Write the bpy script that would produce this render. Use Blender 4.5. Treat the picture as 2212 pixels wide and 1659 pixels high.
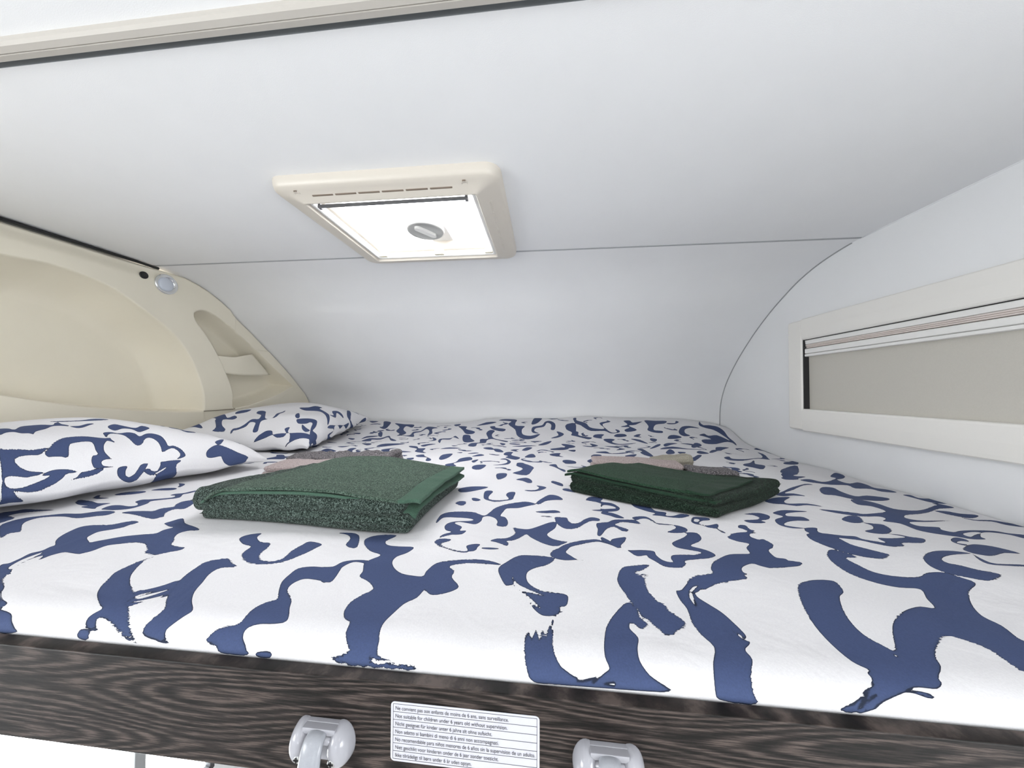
import bpy, bmesh, math, random
import numpy as np

# ------------------------------------------------------------------ scene, camera, light
S = bpy.context.scene
for o in list(bpy.data.objects): bpy.data.objects.remove(o)
C = S.collection
ZO = 2.0                                  # height of the lens above the vehicle floor
S.view_settings.view_transform = 'Standard'; S.view_settings.look = 'None'
S.view_settings.gamma = 1.0; S.view_settings.use_curve_mapping = False
S.view_settings.exposure = -0.45

FPX = 692.884
cam_x = np.array([0.995, 0.0018132, -0.1]);  # filled below from the vanishing points
c0 = np.array([1106., 829.5]); vy = np.array([1176., 843.]); vx = np.array([-5750., 817.])
AY = np.array([*(vy - c0), FPX]); AY /= np.linalg.norm(AY)
AX = -np.array([*(vx - c0), FPX]); AX /= np.linalg.norm(AX)
AZ = np.cross(AX, AY); AZ = -AZ if AZ[1] > 0 else AZ
# rows: room axes in lens coordinates (x right, y down, z ahead) -> Blender camera (x right, y up, z back)
from mathutils import Matrix, Vector, noise as mnoise
R = Matrix(((AX[0], -AX[1], -AX[2]), (AY[0], -AY[1], -AY[2]), (AZ[0], -AZ[1], -AZ[2])))
cd = bpy.data.cameras.new('camera'); cam = bpy.data.objects.new('camera', cd); C.objects.link(cam)
cd.sensor_fit = 'HORIZONTAL'; cd.sensor_width = 36; cd.lens = 36 * FPX / 2212
cd.clip_start = .01
cam.matrix_world = Matrix.Translation((0, 0, ZO)) @ R.to_4x4()
S.camera = cam

W = bpy.data.worlds.new('overcast_sky'); S.world = W; W.use_nodes = True
bg = W.node_tree.nodes['Background']; bg.inputs[0].default_value = (1.0, .972, .985, 1); bg.inputs[1].default_value = 24.0

def area(name, loc, sx, sy, power, col=(1, 1, 1), rot=(0, 0, 0), portal=False):
    l = bpy.data.lights.new(name, 'AREA'); l.shape = 'RECTANGLE'; l.size = sx; l.size_y = sy
    l.energy = power; l.color = col
    if portal: l.cycles.is_portal = True
    o = bpy.data.objects.new(name, l); C.objects.link(o); o.location = (loc[0], loc[1], loc[2] + ZO); o.rotation_euler = rot
    return o
area('hatch_portal', (-.315, .76, .455), .36, .30, 1, portal=True)
area('cab_window_portal', (-1.45, .82, -1.13), .94, .98, 1, rot=(0, -math.pi/2, 0), portal=True)
area('added_window_portal', (-1.44, -.75, -.175), .55, .9, 1, rot=(0, -math.pi/2, 0), portal=True)  # this and the next two serve the added windows behind the viewpoint
area('added_window_portal', (.84, -.70, -.175), .45, .80, 1, rot=(0, math.pi/2, 0), portal=True)
area('added_window_portal', (-.25, -3.18, -.55), .7, .3, 1, rot=(math.pi/2, 0, 0), portal=True)
FILL_LAMPS = [(-.75, -.75), (.35, -.75), (-.2, -1.9)]  # positions of the lamps added behind the viewpoint for brightness
FILL_LAMP_W = 2.0

# ------------------------------------------------------------------ materials
def mat(name, col, rough=.6, metal=0, spec=.5, bump=0, bscale=200, var=0, vscale=40, dist=.0005):
    m = bpy.data.materials.new(name); m.use_nodes = True; nt = m.node_tree; b = nt.nodes['Principled BSDF']
    b.inputs['Roughness'].default_value = rough; b.inputs['Metallic'].default_value = metal
    b.inputs['Specular IOR Level'].default_value = spec
    b.inputs['Base Color'].default_value = (*col, 1)
    tc = nt.nodes.new('ShaderNodeTexCoord')
    if var:
        n = nt.nodes.new('ShaderNodeTexNoise'); n.inputs['Scale'].default_value = vscale; n.inputs['Detail'].default_value = 5
        nt.links.new(tc.outputs['Object'], n.inputs['Vector'])
        r = nt.nodes.new('ShaderNodeValToRGB'); r.color_ramp.elements[0].position = .3; r.color_ramp.elements[1].position = .7
        r.color_ramp.elements[0].color = (*[max(0, c * (1 - var)) for c in col], 1)
        r.color_ramp.elements[1].color = (*[min(1, c * (1 + var)) for c in col], 1)
        nt.links.new(n.outputs['Fac'], r.inputs['Fac']); nt.links.new(r.outputs['Color'], b.inputs['Base Color'])
    if bump:
        n = nt.nodes.new('ShaderNodeTexNoise'); n.inputs['Scale'].default_value = bscale; n.inputs['Detail'].default_value = 4
        nt.links.new(tc.outputs['Object'], n.inputs['Vector'])
        bp = nt.nodes.new('ShaderNodeBump'); bp.inputs['Strength'].default_value = bump; bp.inputs['Distance'].default_value = dist
        nt.links.new(n.outputs['Fac'], bp.inputs['Height']); nt.links.new(bp.outputs['Normal'], b.inputs['Normal'])
    return m
M_ceil = mat('pale_wall_vinyl', (.865, .868, .88), .55, bump=.25, bscale=900, var=.012, vscale=6)
M_wallr = mat('white_wall_vinyl', (.87, .876, .886), .55, bump=.25, bscale=900, var=.012, vscale=5)
M_beige = mat('moulded_beige_plastic', (.835, .78, .648), .5, bump=.4, bscale=1100, var=.015, vscale=9)
M_frame = mat('cream_plastic', (.66, .61, .54), .38, bump=.15, bscale=900)
M_winf = mat('window_cream_plastic', (.86, .84, .80), .42, bump=.1, bscale=900)
M_blind = mat('taupe_blind_cloth', (.58, .555, .50), .8, bump=.3, bscale=1500, var=.02, vscale=400)
M_white = mat('white_plastic', (.86, .85, .83), .35)
M_rib = mat('rosy_ribbed_plastic', (.78, .70, .66), .4)
M_dark = mat('dark_gap', (.02, .02, .022), .7)
M_seal = mat('grey_sealing_bead', (.34, .35, .36), .5)
M_seam = mat('seam_grey', (.42, .43, .45), .7)
M_trim = mat('greige_trim', (.50, .47, .43), .5)
M_slate = mat('slate_gap', (.10, .11, .115), .8)
M_slot = mat('slot_shadow_brown', (.20, .155, .12), .7)
M_rail = mat('grey_blind_rail', (.22, .22, .23), .35, metal=.6)
M_black = mat('black_rubber', (.008, .008, .009), .35)
M_chrome = mat('polished_chrome', (.86, .87, .88), .09, metal=1)
M_lens = mat('frosted_lens', (.62, .66, .74), .35)
M_grey = mat('silver_grey_plastic', (.29, .30, .33), .28, bump=.12, bscale=1200, var=.03, vscale=500)
M_housing = mat('pale_grey_plastic', (.33, .33, .36), .16)
M_knob = mat('knob_grey_plastic', (.50, .50, .49), .4)
M_screw = mat('screw_steel', (.5, .5, .5), .3, metal=1)
M_sticker = mat('sticker_white', (.50, .50, .555), .22)
M_ink = mat('sticker_ink', (.03, .03, .035), .5)
M_floor = mat('grey_vinyl_floor', (.62, .60, .57), .5, var=.08, vscale=12)
M_dash = mat('charcoal_plastic', (.05, .05, .055), .6)

def fabric_print():
    m = bpy.data.materials.new('navy_brush_print_cotton'); m.use_nodes = True; nt = m.node_tree; N = nt.nodes; L = nt.links
    b = N['Principled BSDF']; b.inputs['Roughness'].default_value = .82; b.inputs['Specular IOR Level'].default_value = .25
    a = N.new('ShaderNodeAttribute'); a.attribute_name = 'print'
    tc = N.new('ShaderNodeTexCoord')
    mp = N.new('ShaderNodeMapping'); mp.inputs['Scale'].default_value = (60, 330, 60); mp.inputs['Rotation'].default_value = (0, 0, .5)
    L.new(tc.outputs['Object'], mp.inputs['Vector'])
    n = N.new('ShaderNodeTexNoise'); n.inputs['Scale'].default_value = 3; n.inputs['Detail'].default_value = 5; n.inputs['Roughness'].default_value = .65
    L.new(mp.outputs['Vector'], n.inputs['Vector'])
    # dry-brush areas: rougher edges in patches
    n2 = N.new('ShaderNodeTexNoise'); n2.inputs['Scale'].default_value = 14; L.new(tc.outputs['Object'], n2.inputs['Vector'])
    r2 = N.new('ShaderNodeMapRange'); r2.inputs[1].default_value = .47; r2.inputs[2].default_value = .66; r2.inputs[3].default_value = .5; r2.inputs[4].default_value = 8.5
    L.new(n2.outputs['Fac'], r2.inputs[0])
    s = N.new('ShaderNodeMath'); s.operation = 'SUBTRACT'; s.inputs[1].default_value = .5; L.new(n.outputs['Fac'], s.inputs[0])
    k = N.new('ShaderNodeMath'); k.operation = 'MULTIPLY'; L.new(s.outputs[0], k.inputs[0]); L.new(r2.outputs[0], k.inputs[1])
    ad = N.new('ShaderNodeMath'); ad.operation = 'ADD'; L.new(a.outputs['Fac'], ad.inputs[0]); L.new(k.outputs[0], ad.inputs[1])
    mr = N.new('ShaderNodeMapRange'); mr.inputs[1].default_value = -2; mr.inputs[2].default_value = 2; L.new(ad.outputs[0], mr.inputs[0])
    cr = N.new('ShaderNodeValToRGB'); e = cr.color_ramp.elements
    e[0].position = 0; e[0].color = (.69, .682, .697, 1)
    e[1].position = .47; e[1].color = (.69, .682, .697, 1)
    for p, c in ((.50, (.012, .016, .032)), (.585, (.014, .020, .042)), (.68, (.042, .061, .132)), (1, (.047, .068, .148))):
        q = e.new(p); q.color = (*c, 1)
    L.new(mr.outputs[0], cr.inputs['Fac'])
    n3 = N.new('ShaderNodeTexNoise'); n3.inputs['Scale'].default_value = 700; n3.inputs['Detail'].default_value = 2
    L.new(tc.outputs['Object'], n3.inputs['Vector'])
    mx = N.new('ShaderNodeMixRGB'); mx.blend_type = 'OVERLAY'; mx.inputs[0].default_value = .18
    L.new(cr.outputs['Color'], mx.inputs[1]); L.new(n3.outputs['Fac'], mx.inputs[2]); L.new(mx.outputs[0], b.inputs['Base Color'])
    n4 = N.new('ShaderNodeTexNoise'); n4.inputs['Scale'].default_value = 11; n4.inputs['Detail'].default_value = 3; n4.inputs['Distortion'].default_value = 1.2
    L.new(tc.outputs['Object'], n4.inputs['Vector'])
    b1 = N.new('ShaderNodeBump'); b1.inputs['Strength'].default_value = .35; b1.inputs['Distance'].default_value = .008; L.new(n4.outputs['Fac'], b1.inputs['Height'])
    b2 = N.new('ShaderNodeBump'); b2.inputs['Strength'].default_value = .2; b2.inputs['Distance'].default_value = .0004
    L.new(n3.outputs['Fac'], b2.inputs['Height']); L.new(b1.outputs['Normal'], b2.inputs['Normal']); L.new(b2.outputs['Normal'], b.inputs['Normal'])
    return m
M_print = fabric_print()

def terry(name, dark, light, cover=.55, sc=560, bd=.0020):
    m = bpy.data.materials.new(name); m.use_nodes = True; nt = m.node_tree; N = nt.nodes; L = nt.links
    b = N['Principled BSDF']; b.inputs['Roughness'].default_value = .95; b.inputs['Specular IOR Level'].default_value = .15
    b.inputs['Sheen Weight'].default_value = .06
    tc = N.new('ShaderNodeTexCoord')
    v = N.new('ShaderNodeTexNoise'); v.inputs['Scale'].default_value = sc; v.inputs['Detail'].default_value = 3; v.inputs['Distortion'].default_value = 1.5
    L.new(tc.outputs['Object'], v.inputs['Vector'])
    r = N.new('ShaderNodeValToRGB'); r.color_ramp.elements[0].position = cover - .1; r.color_ramp.elements[1].position = cover + .14  # speckle puts lit loop tips and shaded loop bases into the colour
    r.color_ramp.elements[0].color = (*dark, 1); r.color_ramp.elements[1].color = (*light, 1)
    L.new(v.outputs['Fac'], r.inputs['Fac']); L.new(r.outputs['Color'], b.inputs['Base Color'])
    bp = N.new('ShaderNodeBump'); bp.inputs['Strength'].default_value = .9; bp.inputs['Distance'].default_value = bd
    L.new(v.outputs['Fac'], bp.inputs['Height']); L.new(bp.outputs['Normal'], b.inputs['Normal'])
    return m
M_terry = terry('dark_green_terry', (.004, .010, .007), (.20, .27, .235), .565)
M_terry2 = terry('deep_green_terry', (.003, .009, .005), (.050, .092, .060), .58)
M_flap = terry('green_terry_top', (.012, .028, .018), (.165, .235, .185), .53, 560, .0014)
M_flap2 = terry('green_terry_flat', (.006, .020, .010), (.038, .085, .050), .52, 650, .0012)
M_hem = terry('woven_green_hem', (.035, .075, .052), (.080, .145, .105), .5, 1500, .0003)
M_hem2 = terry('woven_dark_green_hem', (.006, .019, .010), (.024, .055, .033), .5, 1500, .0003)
M_rose = terry('rose_taupe_terry', (.30, .24, .23), (.62, .53, .52), .5, 600, .0016)
M_greyt = terry('charcoal_terry', (.035, .033, .037), (.40, .37, .38), .52, 520, .002)
M_sand = terry('sand_terry', (.27, .25, .20), (.52, .48, .40), .5, 700, .0015)

def wood():
    m = bpy.data.materials.new('dark_smoked_oak'); m.use_nodes = True; nt = m.node_tree; N = nt.nodes; L = nt.links
    b = N['Principled BSDF']; b.inputs['Roughness'].default_value = .5; b.inputs['Specular IOR Level'].default_value = .2
    tc = N.new('ShaderNodeTexCoord'); mp = N.new('ShaderNodeMapping'); mp.inputs['Scale'].default_value = (3.2, 3.2, 20)
    mp.inputs['Location'].default_value = (.7, 0, 1.3)
    L.new(tc.outputs['Object'], mp.inputs['Vector'])
    n = N.new('ShaderNodeTexNoise'); n.inputs['Scale'].default_value = 1.0; n.inputs['Detail'].default_value = 0.4; n.inputs['Roughness'].default_value = .4
    L.new(mp.outputs['Vector'], n.inputs['Vector'])
    mu = N.new('ShaderNodeMath'); mu.operation = 'MULTIPLY'; mu.inputs[1].default_value = 150; L.new(n.outputs['Fac'], mu.inputs[0])
    sn = N.new('ShaderNodeMath'); sn.operation = 'SINE'; L.new(mu.outputs[0], sn.inputs[0])
    mp2 = N.new('ShaderNodeMapping'); mp2.inputs['Scale'].default_value = (45, 45, 900); L.new(tc.outputs['Object'], mp2.inputs['Vector'])
    f = N.new('ShaderNodeTexNoise'); f.inputs['Scale'].default_value = 1; f.inputs['Detail'].default_value = 5; f.inputs['Roughness'].default_value = .65; L.new(mp2.outputs['Vector'], f.inputs['Vector'])
    a1 = N.new('ShaderNodeMath'); a1.operation = 'MULTIPLY_ADD'; a1.inputs[1].default_value = .12; a1.inputs[2].default_value = .0; L.new(sn.outputs[0], a1.inputs[0])
    a2 = N.new('ShaderNodeMath'); a2.operation = 'ADD'; L.new(a1.outputs[0], a2.inputs[0]); L.new(f.outputs['Fac'], a2.inputs[1])
    r = N.new('ShaderNodeValToRGB'); e = r.color_ramp.elements
    e[0].position = .34; e[0].color = (.0045, .0036, .0032, 1); e[1].position = .70; e[1].color = (.078, .060, .053, 1)
    q = e.new(.52); q.color = (.021, .016, .0145, 1)
    L.new(a2.outputs[0], r.inputs['Fac']); L.new(r.outputs['Color'], b.inputs['Base Color'])
    bp = N.new('ShaderNodeBump'); bp.inputs['Strength'].default_value = .25; bp.inputs['Distance'].default_value = .0004
    L.new(a2.outputs[0], bp.inputs['Height']); L.new(bp.outputs['Normal'], b.inputs['Normal'])
    return m
M_wood = wood()

def emit(name, col, st):
    m = bpy.data.materials.new(name); m.use_nodes = True; nt = m.node_tree
    for n in list(nt.nodes): nt.nodes.remove(n)
    e = nt.nodes.new('ShaderNodeEmission'); o = nt.nodes.new('ShaderNodeOutputMaterial')
    e.inputs[0].default_value = (*col, 1); e.inputs[1].default_value = st; nt.links.new(e.outputs[0], o.inputs[0]); return m
M_fill_lamp = emit('fill_lamp_glow', (1, .96, .9), 4)
def glassy(name, col, diffuse):
    m = bpy.data.materials.new(name); m.use_nodes = True; nt = m.node_tree
    for n in list(nt.nodes): nt.nodes.remove(n)
    t = nt.nodes.new('ShaderNodeBsdfTransparent'); t.inputs[0].default_value = (*col, 1)
    d = nt.nodes.new('ShaderNodeBsdfTranslucent'); d.inputs[0].default_value = (.9, .9, .9, 1)
    mx = nt.nodes.new('ShaderNodeMixShader'); mx.inputs[0].default_value = diffuse; o = nt.nodes.new('ShaderNodeOutputMaterial')
    g = nt.nodes.new('ShaderNodeBsdfGlossy'); g.inputs['Roughness'].default_value = .05; m2 = nt.nodes.new('ShaderNodeMixShader'); m2.inputs[0].default_value = .04
    nt.links.new(t.outputs[0], mx.inputs[1]); nt.links.new(d.outputs[0], mx.inputs[2])
    nt.links.new(mx.outputs[0], m2.inputs[1]); nt.links.new(g.outputs[0], m2.inputs[2]); nt.links.new(m2.outputs[0], o.inputs[0]); return m
M_pane = glassy('hatch_acrylic', (.95, .97, .98), .25)
M_glass = glassy('window_glass', (.93, .96, .96), .0)

# ------------------------------------------------------------------ object helpers
BASE = {}
def tag(o, label=None, cat=None, group=None, kind=None):
    if label: o['label'] = label
    if cat: o['category'] = cat
    if group: o['group'] = group
    if kind: o['kind'] = kind
    return o
def root(name, loc, label=None, cat=None, group=None, kind=None):
    o = bpy.data.objects.new(name, None); C.objects.link(o); o.location = (loc[0], loc[1], loc[2] + ZO)
    o.empty_display_size = .05; BASE[o.name] = np.array(loc, float); return tag(o, label, cat, group, kind)
def mesh(name, v, f, m, parent=None, smooth=False, attr=None, loc=None):
    """v: lens-relative metres. The object's origin is its parent's base, or its own."""
    v = np.asarray(v, float).reshape(-1, 3)
    if parent is not None: b = BASE[parent.name]
    else: b = np.array(loc, float) if loc is not None else np.array([(v[:, 0].min() + v[:, 0].max()) / 2, (v[:, 1].min() + v[:, 1].max()) / 2, v[:, 2].min()])
    me = bpy.data.meshes.new(name); me.from_pydata((v - b).tolist(), [], [tuple(int(i) for i in q) for q in f]); me.materials.append(m)
    if smooth: me.polygons.foreach_set('use_smooth', [True] * len(me.polygons))
    if attr is not None:
        for an, arr in attr.items():
            a = me.attributes.new(an, 'FLOAT', 'POINT'); a.data.foreach_set('value', np.asarray(arr, np.float32).ravel())
    me.update()
    o = bpy.data.objects.new(name, me); C.objects.link(o); BASE[o.name] = b
    if parent is not None: o.parent = parent
    else: o.location = (b[0], b[1], b[2] + ZO)
    return o
def fixn(o):
    bm = bmesh.new(); bm.from_mesh(o.data); bmesh.ops.recalc_face_normals(bm, faces=bm.faces); bm.to_mesh(o.data); bm.free(); return o
def bevel(o, w=.001, seg=2, ang=40):
    m = o.modifiers.new('bevel', 'BEVEL'); m.width = w; m.segments = seg; m.limit_method = 'ANGLE'; m.angle_limit = math.radians(ang)
    o.data.polygons.foreach_set('use_smooth', [True] * len(o.data.polygons))
    w_ = o.modifiers.new('wn', 'WEIGHTED_NORMAL'); w_.keep_sharp = True
    return o
def boxvf(x0, x1, y0, y1, z0, z1):
    v = [(x, y, z) for x in (x0, x1) for y in (y0, y1) for z in (z0, z1)]
    f = [(0, 1, 3, 2), (4, 6, 7, 5), (0, 4, 5, 1), (2, 3, 7, 6), (0, 2, 6, 4), (1, 5, 7, 3)]
    return v, f
def join(*vf):
    V, F = [], []
    for v, f in vf:
        k = len(V); V += [tuple(p) for p in v]; F += [tuple(i + k for i in q) for q in f]
    return V, F
def gridf(nu, nv, off=0, flip=False):
    F = []
    for i in range(nu - 1):
        for j in range(nv - 1):
            q = (off + i * nv + j, off + (i + 1) * nv + j, off + (i + 1) * nv + j + 1, off + i * nv + j + 1)
            F.append(q[::-1] if flip else q)
    return F
def loft(loops, close=True, capa=False, capb=False):
    n = len(loops[0]); V = [p for l in loops for p in l]; F = []
    for k in range(len(loops) - 1):
        for i in range(n if close else n - 1):
            j = (i + 1) % n; F.append((k * n + i, k * n + j, (k + 1) * n + j, (k + 1) * n + i))
    if capa: F.append(tuple(range(n))[::-1])
    if capb: F.append(tuple((len(loops) - 1) * n + i for i in range(n)))
    return V, F
def rrect(x0, x1, y0, y1, r, n=6):
    P = []
    for cx, cy, a0 in ((x1 - r, y1 - r, 0), (x0 + r, y1 - r, 90), (x0 + r, y0 + r, 180), (x1 - r, y0 + r, 270)):
        for k in range(n + 1):
            a = math.radians(a0 + 90 * k / n); P.append((cx + r * math.cos(a), cy + r * math.sin(a)))
    return P
def tube(path, r, n=8, cap=True):
    P = [Vector(p) for p in path]; L = []; up = None
    for i, p in enumerate(P):
        t = (P[min(i + 1, len(P) - 1)] - P[max(i - 1, 0)]).normalized()
        if up is None: up = Vector((0, 0, 1)) if abs(t.z) < .9 else Vector((1, 0, 0))
        s = t.cross(up).normalized(); up = s.cross(t).normalized()
        L.append([tuple(p + (s * math.cos(a) + up * math.sin(a)) * r) for a in (2 * math.pi * k / n for k in range(n))])
    return loft(L, True, cap, cap)

def sm(a, b, x):
    t = np.clip((x - a) / (b - a), 0, 1); return t * t * (3 - 2 * t)
def bed_h(X,Y):
    X=np.asarray(X,float); Y=np.asarray(Y,float)
    z=-.2+0*X
    amp=np.interp(X,[-1.31,-.9,-.6,-.4,-.23,.0,.45,.66,.80,.86],[.05,.035,.020,.027,.052,.061,.064,.064,.056,.045])
    z=z+amp*sm(1.24,1.66,Y)
    z=z-.042*sm(.45,.86,X)*(1-.75*sm(1.45,1.64,Y))
    z=z+.004*np.sin(X*7+Y*3)*sm(.45,.8,Y)+.003*np.sin(X*13-Y*9+1)*sm(.4,.7,Y)
    # soft diagonal creases, small
    z=z+.0022*np.sin((X*.8+Y*1.1)*22+np.sin(X*5)*2)*sm(.27,.4,Y)
    # front roll
    d=np.clip((Y-.247)/.030,0,1)
    z=z-.0135*(1-np.sqrt(np.clip(1-(1-d)**2,0,1)))-.006*(1-sm(.25,.42,Y))
    return z
def pillow(P,nu=70,nv=50):
    """P: c(center of underside),a(half length vec),b(half width vec),T top thickness,B bottom"""
    c,a,b,T,B,seed=[np.array(q,float) if hasattr(q,'__len__') else q for q in P]
    u=np.sin(np.linspace(-1,1,nu)*np.pi/2); v=np.sin(np.linspace(-1,1,nv)*np.pi/2)
    U,V=np.meshgrid(u,v,indexing='ij')
    n=np.cross(a,b); n/=np.linalg.norm(n)
    if n[2]<0:n=-n
    # pinch: sides bow inward between the corners
    Us=U*(1-.07*(1-V**2)**1*0-.0)-0*U; 
    Uo=U*(1-.05*(1-np.abs(V)**2)); Vo=V*(1-.07*(1-np.abs(U)**2))
    t=((1-np.abs(U)**2.4)*(1-np.abs(V)**2.4)); t=np.clip(t,0,1)**.5
    rng=np.sin(U*5.1+seed)*np.sin(V*3.3+seed*2)*.006+np.sin(U*9+V*6+seed)*.003
    fl=.004
    top=c+Uo[...,None]*a+Vo[...,None]*b+(t*T+rng*t+fl)[...,None]*n
    wr=.003*np.sin(U*16+seed)*np.abs(V)**3+.003*np.sin(V*15+seed)*np.abs(U)**4
    top=top+wr[...,None]*n
    bot=c+Uo[...,None]*a+Vo[...,None]*b-(t*B+.002)[...,None]*n+(wr)[...,None]*n
    return top,bot,U,V
def pillow_arc(top,bot):
    """cloth distance from the long front edge, positive over the top, negative under it"""
    st=np.zeros(top.shape[:2]); st[:,1:]=np.cumsum(np.linalg.norm(np.diff(top,axis=1),axis=2),1)
    sb=np.zeros(bot.shape[:2]); sb[:,1:]=-np.cumsum(np.linalg.norm(np.diff(bot,axis=1),axis=2),1)
    return st+.003,sb-.003
PIL1=((-0.9703,0.5397,-0.1663),(0.0650,0.2640,-0.0099),(-0.1983,0.0458,-0.0000),0.0954,0.0335,1.0)
PIL2=((-1.0055,1.1664,-0.1551),(-0.0618,0.2837,0.0193),(-0.2135,-0.0447,0.0069),0.0874,0.0401,2.7)


# ------------------------------------------------------------------ signed distances (prints, moulded recesses)
def curve_pts(P, k=3):
    P = np.asarray(P, float); n = len(P); out = []
    for i in range(n):
        p0, p1, p2, p3 = P[i - 1], P[i], P[(i + 1) % n], P[(i + 2) % n]
        for s in range(k):
            t = s / k
            out.append(.5 * (2 * p1 + (p2 - p0) * t * .9 + (2 * p0 - 5 * p1 + 4 * p2 - p3) * t * t * .9 + (-p0 + 3 * p1 - 3 * p2 + p3) * t ** 3 * .9) + (0 if True else 0) if False else
                       (1 - t) * p1 + t * p2 + .5 * t * (1 - t) * ((1 - t) * ((p2 - p0) - 2 * (p2 - p1)) - t * ((p3 - p1) - 2 * (p2 - p1))))
    return np.array(out)
def sdf_poly(Q, P):
    """positive inside"""
    A = P; B = np.roll(P, -1, 0); d = np.full(len(Q), 1e9); ins = np.zeros(len(Q), bool)
    for a, b in zip(A, B):
        e = b - a; l = e @ e
        if l < 1e-14: continue
        w = Q - a; t = np.clip((w @ e) / l, 0, 1); dd = ((w - t[:, None] * e) ** 2).sum(1); d = np.minimum(d, dd)
        if a[1] != b[1]:
            c = ((a[1] > Q[:, 1]) != (b[1] > Q[:, 1])) & (Q[:, 0] < e[0] * (Q[:, 1] - a[1]) / e[1] + a[0]); ins ^= c
    d = np.sqrt(d); return np.where(ins, d, -d)
def print_field(Q, text, unit=.0005, reach=.008):
    """Q in metres on the cloth; returns millimetres inside the ink"""
    sd = np.full(len(Q), -reach)
    for ln in text.split('\n'):
        neg = ln.startswith('n'); ln = ln.lstrip('n ')
        P = curve_pts([tuple(map(float, w.split(','))) for w in ln.split()]) * unit
        lo = P.min(0) - reach; hi = P.max(0) + reach
        m = np.where((Q[:, 0] > lo[0]) & (Q[:, 0] < hi[0]) & (Q[:, 1] > lo[1]) & (Q[:, 1] < hi[1]))[0]
        if len(m) == 0: continue
        s = sdf_poly(Q[m], P)
        sd[m] = np.minimum(sd[m], -s) if neg else np.maximum(sd[m], s)
    return sd * 1000
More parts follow.
